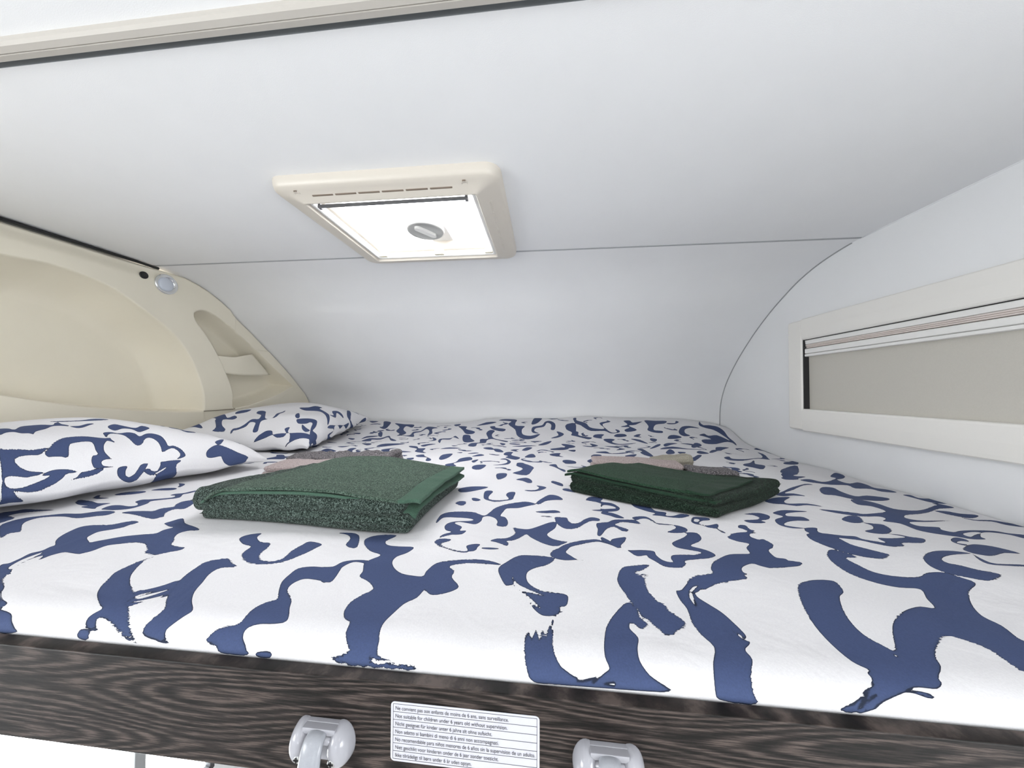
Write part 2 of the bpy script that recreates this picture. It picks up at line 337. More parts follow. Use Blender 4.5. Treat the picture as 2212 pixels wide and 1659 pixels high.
PRINT_BED = '''-1739,867 -1729,893 -1725,910 -1684,914 -1623,917 -1660,898 -1684,879 -1682,857 -1663,830
-1576,787 -1604,818 -1609,840 -1602,858 -1567,883 -1541,895 -1490,899 -1462,917 -1427,925 -1389,917 -1385,894 -1409,885 -1447,866 -1504,873 -1547,868 -1569,852 -1558,825 -1527,801 -1467,767 -1480,755 -1455,727
-1233,615 -1238,633 -1211,624 -1180,604 -1157,584 -1111,563 -1086,547 -1055,533 -1032,527 -1026,519 -1036,519
-1031,516 -1025,515 -990,510 -968,500 -943,491 -987,487
-941,696 -953,675 -953,652 -950,629 -929,603 -914,584 -888,562 -848,540 -827,531 -829,522 -829,514 -820,505 -805,500 -780,498 -795,503 -809,513 -803,516 -784,512 -759,505 -730,496 -695,491 -713,498 -735,508 -759,524 -777,536 -801,548 -802,564 -841,584 -873,603 -899,622 -920,644 -937,667 -947,685
-822,578 -806,587 -790,602 -778,618 -753,590 -743,572 -763,561 -773,549 -785,538 -803,548 -802,557
n -798,564 -776,581 -762,592 -770,577 -787,559
n -791,549 -769,561 -749,576 -763,557
n -805,557 -803,570 -785,582 -798,567
-752,702 -774,696 -791,686 -790,662 -780,629 -756,590 -734,564 -709,542 -705,529 -705,515 -701,504 -689,498 -666,496 -647,494 -637,495 -648,498 -658,506 -656,516 -652,530 -651,543 -680,565 -704,590 -720,619 -734,644 -733,666 -700,674 -724,687
-808,785 -804,805 -773,816 -766,795 -736,774 -706,770 -694,755 -689,728 -680,713 -661,700 -632,698 -616,711 -620,740 -615,769 -609,788 -569,780 -570,760 -577,737 -590,714 -604,698 -624,689 -659,685 -693,692 -728,714 -738,732 -741,752 -772,761
-571,498 -570,508 -560,517 -538,524 -538,536 -541,558 -532,576 -519,585 -534,606 -551,633 -554,658 -550,679 -519,688 -474,688 -464,707 -458,699 -446,648 -456,642 -484,646 -512,646 -524,630 -520,612 -501,596 -487,584 -475,565 -461,547 -457,534 -477,529 -499,527 -513,521 -515,513 -508,504 -494,496 -487,488 -538,488 -547,495
-816,490 -820,499 -800,498 -796,488
-474,487 -472,494 -448,495 -449,487
-1660,988 -1680,1009 -1649,1006 -1610,999 -1563,984 -1532,985 -1510,984 -1518,970 -1512,950 -1498,937 -1528,940 -1566,947 -1575,955 -1561,960 -1597,964 -1630,973
-1473,937 -1482,965 -1452,970 -1405,962 -1386,969 -1403,985 -1434,999 -1437,1020 -1412,1023 -1374,1034 -1347,1048 -1361,1065 -1385,1068 -1387,1085 -1365,1098 -1362,1132 -1344,1137 -1341,1095 -1349,1082 -1322,1052 -1325,1037 -1357,1021 -1382,1007 -1368,987 -1366,960 -1376,942 -1411,931 -1448,932
-1358,912 -1349,924 -1303,930 -1269,931 -1266,953 -1241,966 -1256,988 -1262,1013 -1235,1029 -1220,1026 -1188,973 -1184,951 -1212,949 -1210,922 -1184,897 -1188,890 -1195,879 -1234,886 -1301,903
-1191,736 -1173,757 -1147,777 -1106,791 -1078,798 -1079,818 -1068,833 -1086,837 -1111,847 -1126,855 -1122,867 -1108,889 -1062,859 -998,837 -972,822 -999,818 -1011,804 -1001,785 -977,764 -965,749 -947,744 -926,740 -913,739 -910,727 -927,718 -938,709 -949,701 -977,707 -992,712 -997,720 -1030,742 -1052,749 -1079,750 -1100,742 -1122,733 -1128,723 -1127,702 -1137,692 -1173,703
-1261,716 -1290,733 -1312,751 -1329,771 -1342,793 -1349,813 -1339,825 -1312,831 -1280,835 -1264,852 -1246,863 -1218,859 -1215,846 -1220,837 -1220,822 -1236,807 -1253,794 -1250,778 -1237,760 -1212,747 -1189,736 -1147,716 -1134,690 -1142,686 -1168,688 -1186,689 -1194,678 -1195,668 -1193,651 -1212,670 -1218,656 -1209,636 -1199,619 -1180,606 -1170,599 -1192,596 -1224,617 -1238,631 -1247,653 -1259,675 -1251,688 -1259,706
n -1215,621 -1234,649 -1238,680 -1229,674 -1217,643 -1199,616
-1653,1028 -1676,1054 -1664,1055 -1634,1034 -1587,1031 -1614,1021
-1615,1062 -1611,1086 -1551,1106 -1526,1091 -1547,1070 -1586,1058
-1536,1118 -1522,1144 -1484,1157 -1459,1147 -1457,1127 -1503,1118
-1542,1219 -1505,1214 -1475,1173 -1485,1171 -1509,1196
-344,493 -330,497 -316,502 -326,511 -337,526 -342,544 -355,550 -368,567 -371,591 -360,614 -348,632 -368,652 -398,667 -402,686 -416,715 -411,733 -398,757 -432,770 -464,798 -479,827 -471,848 -447,861 -406,860 -420,827 -406,807 -375,803 -333,802 -338,776 -356,756 -356,732 -339,708 -314,691 -284,686 -263,687 -263,705 -252,735 -229,745 -190,751 -153,752 -122,747 -95,734 -120,735 -164,738 -196,734 -216,725 -200,709 -199,687 -176,659 -190,641 -218,629 -233,634 -243,643 -249,618 -266,599 -275,573 -281,550 -279,531 -272,515 -270,507 -265,500 -253,497 -229,495 -186,494 -209,490 -249,488 -275,488 -312,489
n -280,497 -268,496 -244,495 -265,494
-501,684 -477,693 -468,713 -445,725 -418,728 -412,716 -440,718 -453,702 -456,678 -447,645 -454,641 -470,643
-573,851 -541,844 -519,823 -509,788 -484,775 -476,786 -496,828 -513,850 -537,859
-102,722 -86,747 -60,777 -26,785 15,787 24,777 7,749 -21,731 -37,712 -36,686 -22,668 0,657 43,653 46,636 41,621 29,618 30,610 20,596 -3,594 -20,610 -33,633 -47,653 -67,670 -78,667 -93,692
n -68,696 -51,671 0,644 -25,650 -50,657 -61,670
n -44,653 -24,633 -6,611 -27,625
37,609 22,598 11,575 3,548 10,548 16,576 22,595
-31,548 -26,555 -22,539 -18,546 -12,563 -8,541 -3,560 1,542 5,554 16,562 14,543 16,523 24,507 35,501 49,497 65,497 83,500 96,505 99,509 95,522 98,545 108,578 127,609 160,646 171,630 172,607 181,593 167,579 154,594 147,579 156,560 149,539 147,520 156,505 172,498 188,493 153,491 109,490 51,489 -4,488 -16,490 -26,499 -31,519
n 53,496 71,497 53,495
n 71,496 88,501 73,495
n 87,494 106,496 98,493
159,726 176,761 202,771 241,774 218,754 203,748 217,741 230,736 219,730 211,699 214,661 231,641 205,571 197,584 183,608 170,639 161,674 156,704
n 200,750 216,738 225,734 214,730
196,703 210,683 218,659 231,632 249,606 242,593 226,582 212,570 196,583 185,603 174,625
299,714 280,693 267,690 264,663 267,640 261,605 263,579 272,553 257,526 248,505 245,493 255,488 300,487 297,498 305,516 319,536 318,553 335,568 337,590 333,612 326,636 312,657 301,675 305,689 322,700 357,717 384,723 335,742
n 287,679 299,699 310,704 294,679 289,642 285,660
n 322,592 335,573 328,574
519,723 548,745 584,758 616,757 602,720 578,700 551,660 537,626 535,601 544,584 554,575 587,613 619,643 667,674 708,690 732,689 749,718 769,748 733,750 702,761 677,789 675,827 687,863 717,893 741,880 749,858 722,857 724,830 733,802 765,789 807,789 841,805 876,809 890,796 901,775 856,747 817,710 794,676 796,652 784,624 780,610 707,554 701,564 705,586 700,601 685,611 668,615 634,594 604,569 591,550 567,531 565,525 550,517 528,517 516,515 496,508 464,499 439,491 428,488 403,488 412,494 432,499 453,510 472,521 473,530 480,535 467,547 464,578 469,617 486,666
n 545,567 547,564 542,562
n 470,517 447,504 440,500 464,515
n 463,505 433,495 424,492 449,501
500,510 516,513 533,511 538,508 528,506 513,510
896,864 932,891 978,914 1036,931 1074,931 986,894 939,868 930,849 948,841 966,827 996,814 941,786 911,792 883,807 876,831
-323,996 -306,1017 -264,1031 -228,1034 -204,1019 -188,1014 -178,1042 -166,1085 -142,1112 -108,1129 -66,1138 -37,1126 -30,1115 -58,1102 -88,1088 -125,1085 -134,1058 -139,1023 -123,1015 -110,981 -112,945 -139,945 -141,974 -153,1000 -176,1012 -191,998 -190,967 -201,939 -224,941 -251,947 -264,939 -257,930 -236,914 -236,890 -218,892 -225,869 -252,865 -272,855 -283,848 -276,868 -257,881 -276,891 -287,913 -284,934 -265,949 -228,958 -214,969 -227,977 -256,978 -297,976 -312,968 -318,936 -323,942 -325,974
-287,829 -281,843 -261,845 -245,838 -253,828 -266,822 -257,807 -226,792 -196,784 -189,790 -197,809 -180,819 -163,818 -167,804 -169,789 -184,783 -196,779 -219,784 -252,799 -273,811
-90,941 -68,939 -44,941 -15,964 13,986 32,991 37,977 31,951 12,923 9,908 21,890 43,879 62,874 50,862 32,847 9,851 -13,865 -36,887 -50,905 -64,880 -81,857 -98,847 -92,837 -94,820 -107,826 -125,835 -141,841 -124,858 -104,863 -87,886 -81,910
33,1021 50,1021 70,1019 74,997 86,980 103,985 122,1009 147,1030 169,1023 166,1004 143,1001 121,980 97,953 70,947 52,957 37,986
-27,1130 -5,1173 22,1213 52,1207 67,1171 37,1160 5,1144 -17,1115
151,1202 175,1242 217,1231 204,1198 239,1190 255,1163 250,1128 218,1102 175,1094 157,1097 190,1115 209,1135 209,1167 186,1189 168,1193
152,963 157,986 183,993 201,990 220,966 218,955 199,969 177,947 161,918 152,905 146,913 153,946
15,801 22,822 37,837 52,857 82,876 115,886 139,888 159,876 178,864 181,883 203,893 192,844 174,857 157,869 137,876 100,864 70,849 60,833 54,818 66,802 78,789 97,786 78,786 51,779 30,782 19,789
-223,1180 -232,1250 -211,1257 -198,1240 -206,1203 -202,1170 -177,1156 -144,1157 -128,1166 -142,1201 -135,1228 -110,1226 -111,1181 -117,1157 -159,1143 -186,1145 -209,1161
-267,1177 -254,1180 -231,1161 -239,1145 -257,1150
-311,1110 -304,1134 -281,1136 -274,1108 -282,1086 -301,1097
-123,1406 -85,1455 -59,1423 -51,1368 -67,1353 -93,1386
-153,1546 -108,1615 -106,1650 -139,1699 -148,1755 -113,1753 -94,1694 -59,1661 -58,1616 -78,1567 -84,1513
-78,1249 -37,1254 -20,1290 -32,1322 9,1307 -16,1253 -51,1235
-348,1296 -300,1320 -226,1299 -269,1266 -327,1246
31,1384 38,1412 75,1375 73,1339
75,1309 97,1314 123,1276 77,1286
-32,1060 4,1067 38,1071 52,1054 4,1050
-19,1031 27,1028 16,1022
-158,802 -135,805 -111,803 -122,797 -147,796
279,1065 304,1081 327,1081 338,1058 345,1032 366,1028 392,1022 410,1011 417,994 403,972 376,962 352,960 354,969 374,986 389,1003 386,1018 365,1020 344,1022 335,1041 324,1063 306,1060 286,1045
191,1000 216,1027 257,1040 283,1044 290,1013 265,1013 238,1012 210,987 219,973 238,956 235,942 220,938 209,959 199,966 176,947 160,920 166,986
206,1189 234,1179 254,1166 259,1144 246,1119 218,1103 189,1093
n 208,1165 238,1160 246,1142 224,1133 195,1124
189,1088 224,1092 253,1054 228,1046 210,1060 186,1071
312,1194 348,1176 366,1162 372,1131 402,1117 392,1094 414,1090 446,1106 466,1093 448,1080 430,1074 402,1079 375,1090 350,1096 366,1110 348,1123 321,1150 311,1168
399,969 424,973 434,965 430,937 411,910 376,878 395,865 409,854 415,835 402,819 371,806 328,793 324,780 310,766 289,764 271,770 259,787 248,802 246,812 226,807 217,814 206,834 189,852 171,866 153,884 154,901 167,888 179,870 176,879 183,890 211,900 220,900 210,875 195,854 206,836 222,834 242,835 269,831 269,813 276,794 288,786 298,786 298,798 305,813 319,818 344,821 364,824 385,839 374,846 352,851 333,859 331,880 347,900 375,926 401,957
456,1059 471,1080 488,1079 512,1073 510,1057 485,1052 468,1035 480,1021 494,1023 519,1031 512,1012 504,1002 510,986 518,969 545,976 575,982 571,998 564,1006 575,1022 592,1020 589,998 597,986 586,978 597,975 574,969 566,953 575,939 588,926 596,914 587,905 586,897 567,884 561,863 562,847 581,842 555,805 532,803 511,795 495,797 482,806 454,789 440,774 436,759 443,755 431,749 432,739 414,731 384,724 359,715 339,704 323,695 320,699 305,687 274,685 295,710 307,726 321,734 342,743 366,749 371,766 388,792 413,815 454,846 493,856 510,862 519,892 539,914 520,924 506,937 505,951 522,966 504,976 500,999 483,1007 471,1021 455,1032 451,1044
n 291,688 305,703 316,707 307,698 295,687
n 470,1067 482,1061 468,1045 460,1050
642,1113 679,1132 706,1135 715,1109 689,1073 659,1059 665,1047 644,1036 614,1040 610,1058 650,1065 670,1085 664,1108
1147,1474 1231,1566 1295,1591 1280,1538 1288,1482 1395,1551 1493,1570 1451,1526 1283,1426 1191,1380 1145,1397 1092,1384
1171,1364 1266,1408 1293,1391 1293,1340 1393,1383 1554,1483 1634,1533 1658,1543 1656,1562 1680,1559 1698,1528 1681,1515 1616,1499 1522,1440 1366,1330 1252,1258 1217,1220 1282,1230 1453,1314 1304,1231 1204,1189 1178,1171 1190,1155 1269,1179 1251,1156 1279,1151 1330,1179 1413,1215 1506,1246 1537,1238 1589,1239 1533,1196 1519,1218 1474,1221 1414,1198 1351,1148 1346,1132 1281,1108 1243,1107 1202,1102 1158,1099 1132,1109 1128,1148 1079,1148 1113,1176 1106,1190 1040,1169 981,1171 944,1188 933,1202 984,1200 1038,1195 1079,1200 1194,1261 1189,1304 1133,1295
n 1303,1149 1374,1188 1408,1196 1346,1158 1300,1129
932,1117 984,1158 1021,1163 991,1114 957,1095 936,1094
983,1105 1016,1108 1043,1109 1020,1062 960,1014 920,1008 913,1023 958,1049 989,1086
898,971 936,977 995,1001 989,1013 960,1014 999,1023 1020,1015 1055,1016 1035,992 995,964 934,948 921,929 886,919 857,930 836,947 804,954 776,962 767,982 814,973 844,973 848,957 868,948 891,942
734,993 752,1015 785,1020 765,989 787,962 789,923 809,901 832,881 833,873 801,856 764,864 739,884 719,913 710,943 720,970 734,978
750,1147 798,1181 844,1184 879,1176 831,1165 791,1147 774,1121 798,1119 822,1118 814,1084 774,1076 734,1058 705,1031 725,1018 750,1013 718,1007 696,1017 691,1038 710,1075 756,1109 751,1128
578,937 597,916 587,900 566,882 558,844 603,832 595,819 570,808 492,799
1099,970 1197,1040 1251,1063 1297,1065 1321,1041 1249,1014 1137,945 1098,934 1083,941
1078,933 1057,899 1059,874 1162,908 1137,889 1041,863 1036,883
1177,1065 1224,1096 1247,1094 1233,1074 1200,1064 1157,1034 1185,1035 1152,1016 1147,1033
1641,1658 1686,1673 1674,1628 1730,1622 1743,1567 1684,1563 1659,1582 1648,1622
1564,1465 1616,1476 1642,1458 1689,1452 1681,1434 1621,1407 1592,1417 1567,1439
1594,1412 1613,1393 1680,1400 1706,1380 1723,1347 1708,1335 1674,1354 1666,1385 1599,1381
1615,1997 1697,2067 1687,1996 1530,1857 1480,1770 1508,1759 1646,1880 1655,1838 1610,1754 1671,1756 1656,1699 1566,1673 1543,1697 1437,1652 1440,1692 1329,1644 1254,1633 1219,1634 1201,1652 1275,1694 1313,1675 1409,1743 1573,1916 1564,1935
1189,1749 1279,1814 1226,1724 1291,1738 1197,1668 1133,1637 1155,1699
889,1344 941,1379 1036,1464 1169,1581 1209,1588 1136,1543 1006,1415 930,1357 963,1355 987,1329 946,1331 903,1323
808,1278 858,1307 896,1314 919,1311 874,1276 869,1250 933,1252 968,1227 922,1237 880,1228 848,1244 817,1251
-1692,3260 -1588,3201 -1532,3030 -1527,2942 -1605,2997 -1587,3038
-1527,3161 -1416,3143 -1318,3151 -1288,3034 -1365,3075 -1343,2960 -1255,2829 -1233,2681 -1265,2657 -1295,2777 -1387,2901 -1415,3033
-1252,2685 -1155,2662 -1209,2870 -1145,2894 -1149,3053 -1116,3069 -1006,2975 -1050,2938 -980,2743 -986,2642 -1042,2840 -1114,2960 -1126,2847 -1166,2789 -1071,2562 -1145,2600
-1500,2785 -1488,2833 -1384,2627 -1422,2650
-1522,2546 -1529,2645 -1437,2670 -1442,2630 -1500,2596
-1472,2463 -1464,2578 -1362,2563 -1340,2668 -1256,2535 -1150,2415 -1201,2423 -1310,2593 -1326,2494 -1412,2515 -1380,2445
-1371,2307 -1277,2276 -1266,2192
-1181,2168 -1198,2283 -1129,2310 -1031,2308 -1094,2238 -1146,2158
-912,2553 -860,2498 -840,2419 -894,2397 -864,2441
-812,2404 -825,2510 -761,2563 -749,2662 -685,2548 -750,2609 -748,2493 -803,2469 -775,2338
-895,2266 -854,2310 -794,2308 -837,2266 -859,2228
-820,3012 -722,2959 -707,2862 -611,2786 -613,2720 -672,2721 -723,2818
-687,2681 -629,2682 -602,2600 -546,2491 -579,2374 -631,2461
-525,2183 -536,2349 -490,2406 -515,2568 -453,2576 -498,2737 -484,2852 -438,2832 -444,2713 -407,2586 -281,2445 -291,2406 -402,2552 -452,2527 -440,2379 -487,2325 -465,2153
-504,2964 -460,2977 -445,2937 -352,2905 -369,2835 -462,2873
-450,3155 -365,3259 -276,3252 -273,3005 -181,2977 -200,2876 -183,2748 -115,2698 -35,2737 -81,2630 -165,2590 -231,2724 -262,2885 -340,3033 -323,3140
-124,3105 -94,3369 -23,3306 -50,3143 -103,3054
-113,2837 -100,2969 -21,3022 6,3122 52,3143 100,3035 91,2884 57,2883 64,3017 24,3085 -3,2972 -72,2917 -87,2821 -44,2751 -93,2769
106,2833 154,2801 163,2753 107,2648 52,2624 118,2725
199,2990 287,3040 260,2753 230,2833 193,2898
17,3460 144,3344 72,3215
-973,2244 -912,2235 -871,2170 -823,2171 -794,2044 -730,1943 -837,2021 -877,2151 -945,2197
-1089,2062 -1059,2125 -1023,2150 -1042,2092 -1009,2012 -1050,2014
-1003,2013 -957,2054 -853,2012 -927,1990
-1120,1875 -1083,1888 -1083,1931 -1108,1988 -1064,1980 -1013,1920 -1026,1875 -988,1817 -1026,1809 -1107,1855
-767,1867 -726,1884 -700,1833 -626,1740 -629,1705 -652,1722 -672,1789 -733,1813
-589,1761 -605,1882 -560,1931 -543,1795 -562,1729
-514,1647 -474,1690 -475,1791 -434,1853 -406,1783 -460,1694 -476,1659 -449,1618 -500,1618
-426,1868 -393,1932 -357,1901
-401,1759 -373,1809 -380,1717
-278,1706 -230,1732 -203,1770 -219,1818 -254,1826 -223,1847 -186,1789 -193,1732 -238,1711
-245,1932 -236,2007 -197,2038 -198,1935 -142,1888 -159,1821 -225,1868 -213,1903
-115,1905 -98,2024 -69,2051 -54,1957
35,2060 103,2095 93,2020 120,1978 52,2010
107,1892 138,1900 175,1857 170,1799 111,1825
-146,1730 -105,1736 -56,1660 -59,1605 -82,1506 -144,1541 -108,1632 -143,1692
24,1707 61,1758 71,1647 101,1591 94,1549 52,1656
-223,1507 -180,1532 -174,1444 -202,1397
-44,2345 -2,2500 58,2548 19,2429 -23,2341
128,2467 185,2456 218,2410 153,2394
44,2240 123,2359 175,2319 63,2190
-149,2139 -121,2227 -81,2218 -116,2134
-327,2080 -289,2082 -253,1997 -302,1995
-709,2139 -651,2172 -553,2109 -635,2119
-401,2098 -355,2129 -322,2048 -373,2053
-547,1968 -514,1983 -512,1953
-330,2374 -282,2337 -295,2269
-230,2244 -138,2282 -50,2295 -136,2244
-819,1735 -804,1764 -753,1700 -785,1686
-368,1637 -347,1683 -307,1691 -316,1579 -355,1579
-473,1941 -430,1967 -397,1952 -442,1937
-657,2238 -601,2212 -633,2201
-954,2989 -916,2986 -928,2937
-899,3156 -851,3217 -819,3046 -849,3015
-639,3000 -570,3125 -459,3089 -587,3018
191,2904 207,3006 276,3027 249,2935 251,2854 292,2820 286,2757 334,2724 390,2700 361,2668 321,2691 258,2734 225,2755 238,2811 206,2857
286,3257 318,3269 312,3153 385,3063 407,2943 476,2915 534,2936 510,3062 595,3112 529,3178 621,3097 534,3036 548,2911 577,2832 624,2848 620,2912 650,2886 638,2835 563,2808 522,2867 402,2846 350,2930 328,2986 287,3047
404,2710 425,2764 500,2773 467,2706 470,2675
475,2659 534,2664 560,2634 527,2587 567,2517 641,2508 695,2507 619,2480 534,2511 488,2595
573,2730 611,2792 672,2792 674,2731 608,2701
741,3119 806,3151 812,3065 910,3110 822,2999 754,2981 798,2877 710,2843 696,2893 753,2944 677,2966 751,3007
945,3167 1040,3163 1148,3172 1089,3060 994,2995 930,2856 991,2833 974,2787 912,2800 880,2863 915,2945
1123,3091 1202,3117 1240,3190 1257,3162 1188,3082 1124,3055
1141,2872 1231,3029 1317,3085 1405,3079 1308,3041 1229,2960 1180,2843 1203,2799 1138,2761 1119,2796
970,2649 1013,2735 1072,2760 1108,2729 1037,2669
1538,3360 1599,3571 1468,3195 1538,3185 1607,3176 1629,3113 1614,3018 1612,2920 1554,2787 1587,2952 1571,3037 1532,3099 1466,3112 1433,3160
1304,2867 1389,2967 1408,2934 1512,3006 1576,2947 1588,2848 1535,2872 1368,2721 1258,2673 1271,2751 1379,2825 1347,2862
685,2647 746,2605 761,2452 716,2555
840,2655 877,2620 828,2520 817,2581
857,2422 912,2481 980,2486 898,2405 846,2361
1038,2401 1161,2630 1204,2607 1056,2378
790,2289 822,2333 895,2360 982,2318 1112,2348 1078,2410 1070,2491 1000,2499 1122,2576 1115,2445 1115,2341 989,2301 881,2305
632,2283 674,2308 667,2148 656,2016 615,2063 612,2138 638,2183
787,2186 848,2290 859,2248 833,2164 777,2117
875,2221 925,2214 869,2157
492,2047 544,2080 575,2077 534,2018
289,2042 319,2119 362,2097 334,2009 290,1964
242,1859 289,1921 269,1784 250,1809
118,1880 151,1849 176,1807 135,1793 113,1806
817,1998 890,2044 969,2154 991,2147 868,1955 825,1963
998,2232 1042,2285 1078,2235 1007,2195
1093,2267 1249,2500 1324,2635 1443,2686 1345,2588 1157,2315
1123,2148 1184,2205 1170,2143 1262,2177 1401,2292 1593,2535 1627,2649 1639,2574 1508,2328 1403,2275 1210,2107 1115,2066
1660,2741 1739,2818 1776,2788 1774,2702 1737,2580 1708,2635 1702,2708
1086,1891 1216,2047 1319,2179 1231,2023 1266,1999 1143,1813 1105,1834
1215,1799 1419,2050 1554,2154 1277,1771 1206,1757
1515,2215 1691,2404 1729,2396 1602,2221 1499,2164
336,2187 407,2200 433,2129 534,2139 514,2111 437,2114
275,2428 351,2427 354,2559 405,2483 342,2369
439,2459 573,2415 525,2367 553,2272 479,2219 525,2334
723,2306 799,2411 838,2440 822,2392 756,2322
149,2386 213,2420 223,2370 169,2338
163,2262 216,2289 201,2211
1129,1665 1197,1703 1231,1708 1193,1655 1123,1630
-1603,1655 -1573,1664 -1561,1734 -1601,1784 -1570,1800 -1516,1758 -1511,1848 -1485,1874 -1444,1844 -1494,1739 -1475,1693 -1529,1668 -1571,1633
-1352,1642 -1336,1673 -1358,1728 -1330,1770 -1312,1791 -1308,1740 -1317,1670 -1276,1625 -1280,1591
-1220,1762 -1243,1836 -1224,1851 -1208,1800
-1452,1963 -1471,2041 -1424,2028 -1350,1975 -1395,1953
-1215,1863 -1235,1920 -1248,1968 -1290,1995 -1310,2065 -1270,2072 -1256,1999 -1186,1926 -1114,1875 -1145,1842
-1075,1856 -1075,1915 -1104,1988 -1033,1936 -975,1828 -1029,1814
-1706,2713 -1648,2740 -1632,2700
-1656,2572 -1589,2565 -1583,2518
-1377,2314 -1297,2309 -1291,2227
-1876,3300 -1753,3255 -1779,3179
-1441,2118 -1365,2141 -1381,2087'''
PRINT_PIL1 = '''-144,390 -130,376 -130,317 -98,398 -75,400 -53,386 -35,360 -24,383 -14,386 -14,357 -5,330 -7,318 -21,334 -41,342 -67,307 -88,286 -99,271 -110,245 -114,259 -129,261 -140,281 -156,276 -173,255
-5,318 16,313 43,329 58,324 40,310 18,291 3,291
85,294 107,310 125,290 151,263 178,280 192,251 160,229 147,229 138,254 116,266 89,250 80,271
-190,152 -177,157 -155,156 -135,150 -116,154 -98,158 -108,142 -120,127 -139,127 -157,121 -166,111 -166,94 -155,74 -142,65 -119,61 -128,52 -142,48 -151,45 -169,50 -183,52 -189,41 -186,25 -178,15 -169,13 -154,16 -135,27 -118,37 -106,49 -121,49 -114,59 -96,67 -71,63 -49,46 -72,48 -80,37 -94,23 -108,14 -121,4 -138,-1 -153,0 -169,6 -172,4 -166,-10 -154,-28 -148,-48 -170,-45 -192,-38
-107,134 -94,158 -79,183 -58,205 -37,209 -16,208 4,202 27,190 44,186 56,190 56,174 62,150 44,167 34,155 24,134 19,107 25,82 31,70 19,72 6,67 5,55 12,46 35,40 8,41 -12,46 -17,65 -16,82 -10,95 2,95 0,116 2,159 -14,169 -33,169 -48,165 -55,147 -64,106 -76,113 -94,117 -103,117
52,232 72,239 91,227 118,233 134,221 140,196 163,209 183,203 198,178 199,142 197,110 211,108 227,87 236,54 225,44 206,42 219,54 218,75 207,94 193,94 172,86 174,109 176,140 170,169 158,180 144,169 132,149 116,137 108,152 105,189 95,216 67,224 47,190 48,208
-66,24 -51,30 -43,42 -28,41 -8,42 8,37 -9,24 -32,22 -51,24
46,38 66,41 61,24 62,5 71,0 84,11 94,30 104,47 122,48 110,22 99,0 87,-17 75,-24 54,-11 42,6 40,26
161,46 219,34 204,20 205,-5 219,-61 237,-125 201,-102 163,-101 141,-12 170,14 172,20 145,8 130,0 113,15 115,28 125,27 130,19 147,14 158,39
192,347 225,331 348,494 396,463 368,491 237,351
368,480 399,437 387,309 345,241 296,232
-27,421 -2,398 35,375 85,388 113,370 76,359 22,369 -14,394
309,65 329,88 358,103 382,92 425,41 460,15 456,1 439,-27 397,-17 369,6 360,29 356,42 323,39 307,43
364,124 408,144 409,134 372,101
454,144 475,124 493,112 517,90 525,68 531,53 534,42 528,66 517,90 498,103 481,122 471,105 457,140'''
PRINT_PIL2 = '''-443,827 -404,823 -350,816 -383,825 -485,710 -466,770
-303,797 -279,770 -289,730 -370,660 -341,636 -376,598 -413,597 -393,671 -492,594 -527,547 -544,552 -541,609 -507,617 -397,714 -359,737
-276,667 -238,662 -220,610 -279,598 -312,644
-548,503 -524,508 -516,474 -489,459 -439,459 -433,421 -340,472 -283,533 -232,545 -236,502 -375,423 -423,385 -394,361 -254,407 -143,426 -220,398 -374,351 -417,368 -453,390 -500,370 -535,354 -542,377 -506,394 -478,409 -477,441 -515,438 -534,470 -537,494 -551,492
-531,312 -526,274 -555,245 -564,211 -552,182 -525,183 -494,216 -461,204 -508,184 -525,160 -571,132 -582,138 -302,-337 -553,-173 -469,-260 -525,-261 -252,-434 -567,277
-355,229 -326,224 -263,170 -255,134 -319,102 -390,89 -393,47 -455,9 -525,2 -542,18 -448,75 -372,114 -315,133 -315,153 -347,161 -385,196
-284,275 -205,299 -295,238 -329,235 -321,255
-38,372 6,328 75,313 83,261 44,263 15,197 -35,145 -192,77 -85,155 -25,219 -56,272 -76,316
-22,150 39,141 101,186 164,158 155,111 119,83 125,124 115,152 1,106
328,149 406,147 202,41 291,-48 203,-42 181,53 217,97
-217,56 -152,74 -46,38 155,27 98,-7 53,31 -23,6 -48,35 -103,48 -134,24 -140,42
-212,-40 -248,4 -134,24 -217,-5 -133,-33 -174,-54
433,140 443,109 426,59 415,109
306,35 335,-13 518,26 461,-39 327,-27
-461,-123 -565,4 -447,-40 -548,-8 -571,-42
-378,174 -399,130 -411,98 -462,98 -435,139'''


# ================================================================== THE SHELL
XR, XL = .861, -1.31
CZ = .42
def struct(name, v, f, m, smooth=False):
    o = mesh(name, v, f, m, None, smooth, loc=(0, 0, 0)); o['kind'] = 'structure'; return o
def slab_with_hole(x0, x1, y0, y1, hx0, hx1, hy0, hy1, conv, more=()):
    H = [(hx0, hx1, hy0, hy1)] + list(more)
    xs = sorted({x0, x1, *[h[0] for h in H], *[h[1] for h in H]}); ys = sorted({y0, y1, *[h[2] for h in H], *[h[3] for h in H]})
    V = [conv(x, y) for x in xs for y in ys]; F = []; n = len(ys)
    for i in range(len(xs) - 1):
        for j in range(n - 1):
            mx, my = (xs[i] + xs[i + 1]) / 2, (ys[j] + ys[j + 1]) / 2
            if not any(h[0] < mx < h[1] and h[2] < my < h[3] for h in H): F.append((i * n + j, (i + 1) * n + j, (i + 1) * n + j + 1, i * n + j + 1))
    return V, F
# ceiling over the bunk, with the hatch opening, and the ceiling of the living area behind the trim
v1 = slab_with_hole(-1.46, XR + .02, .3435, .958, -.513, -.122, .605, .925, lambda x, y: (x, y, CZ))
v2 = ([(-1.46, -3.2, CZ), (XR + .02, -3.2, CZ), (XR + .02, .313, CZ), (-1.46, .313, CZ)], [(0, 1, 2, 3)])
v3 = ([(-1.46, .30, CZ + .012), (XR + .02, .30, CZ + .012), (XR + .02, .36, CZ + .012), (-1.46, .36, CZ + .012)], [(0, 1, 2, 3)])
struct('ceiling', *join(v1, v2, v3), M_ceil)
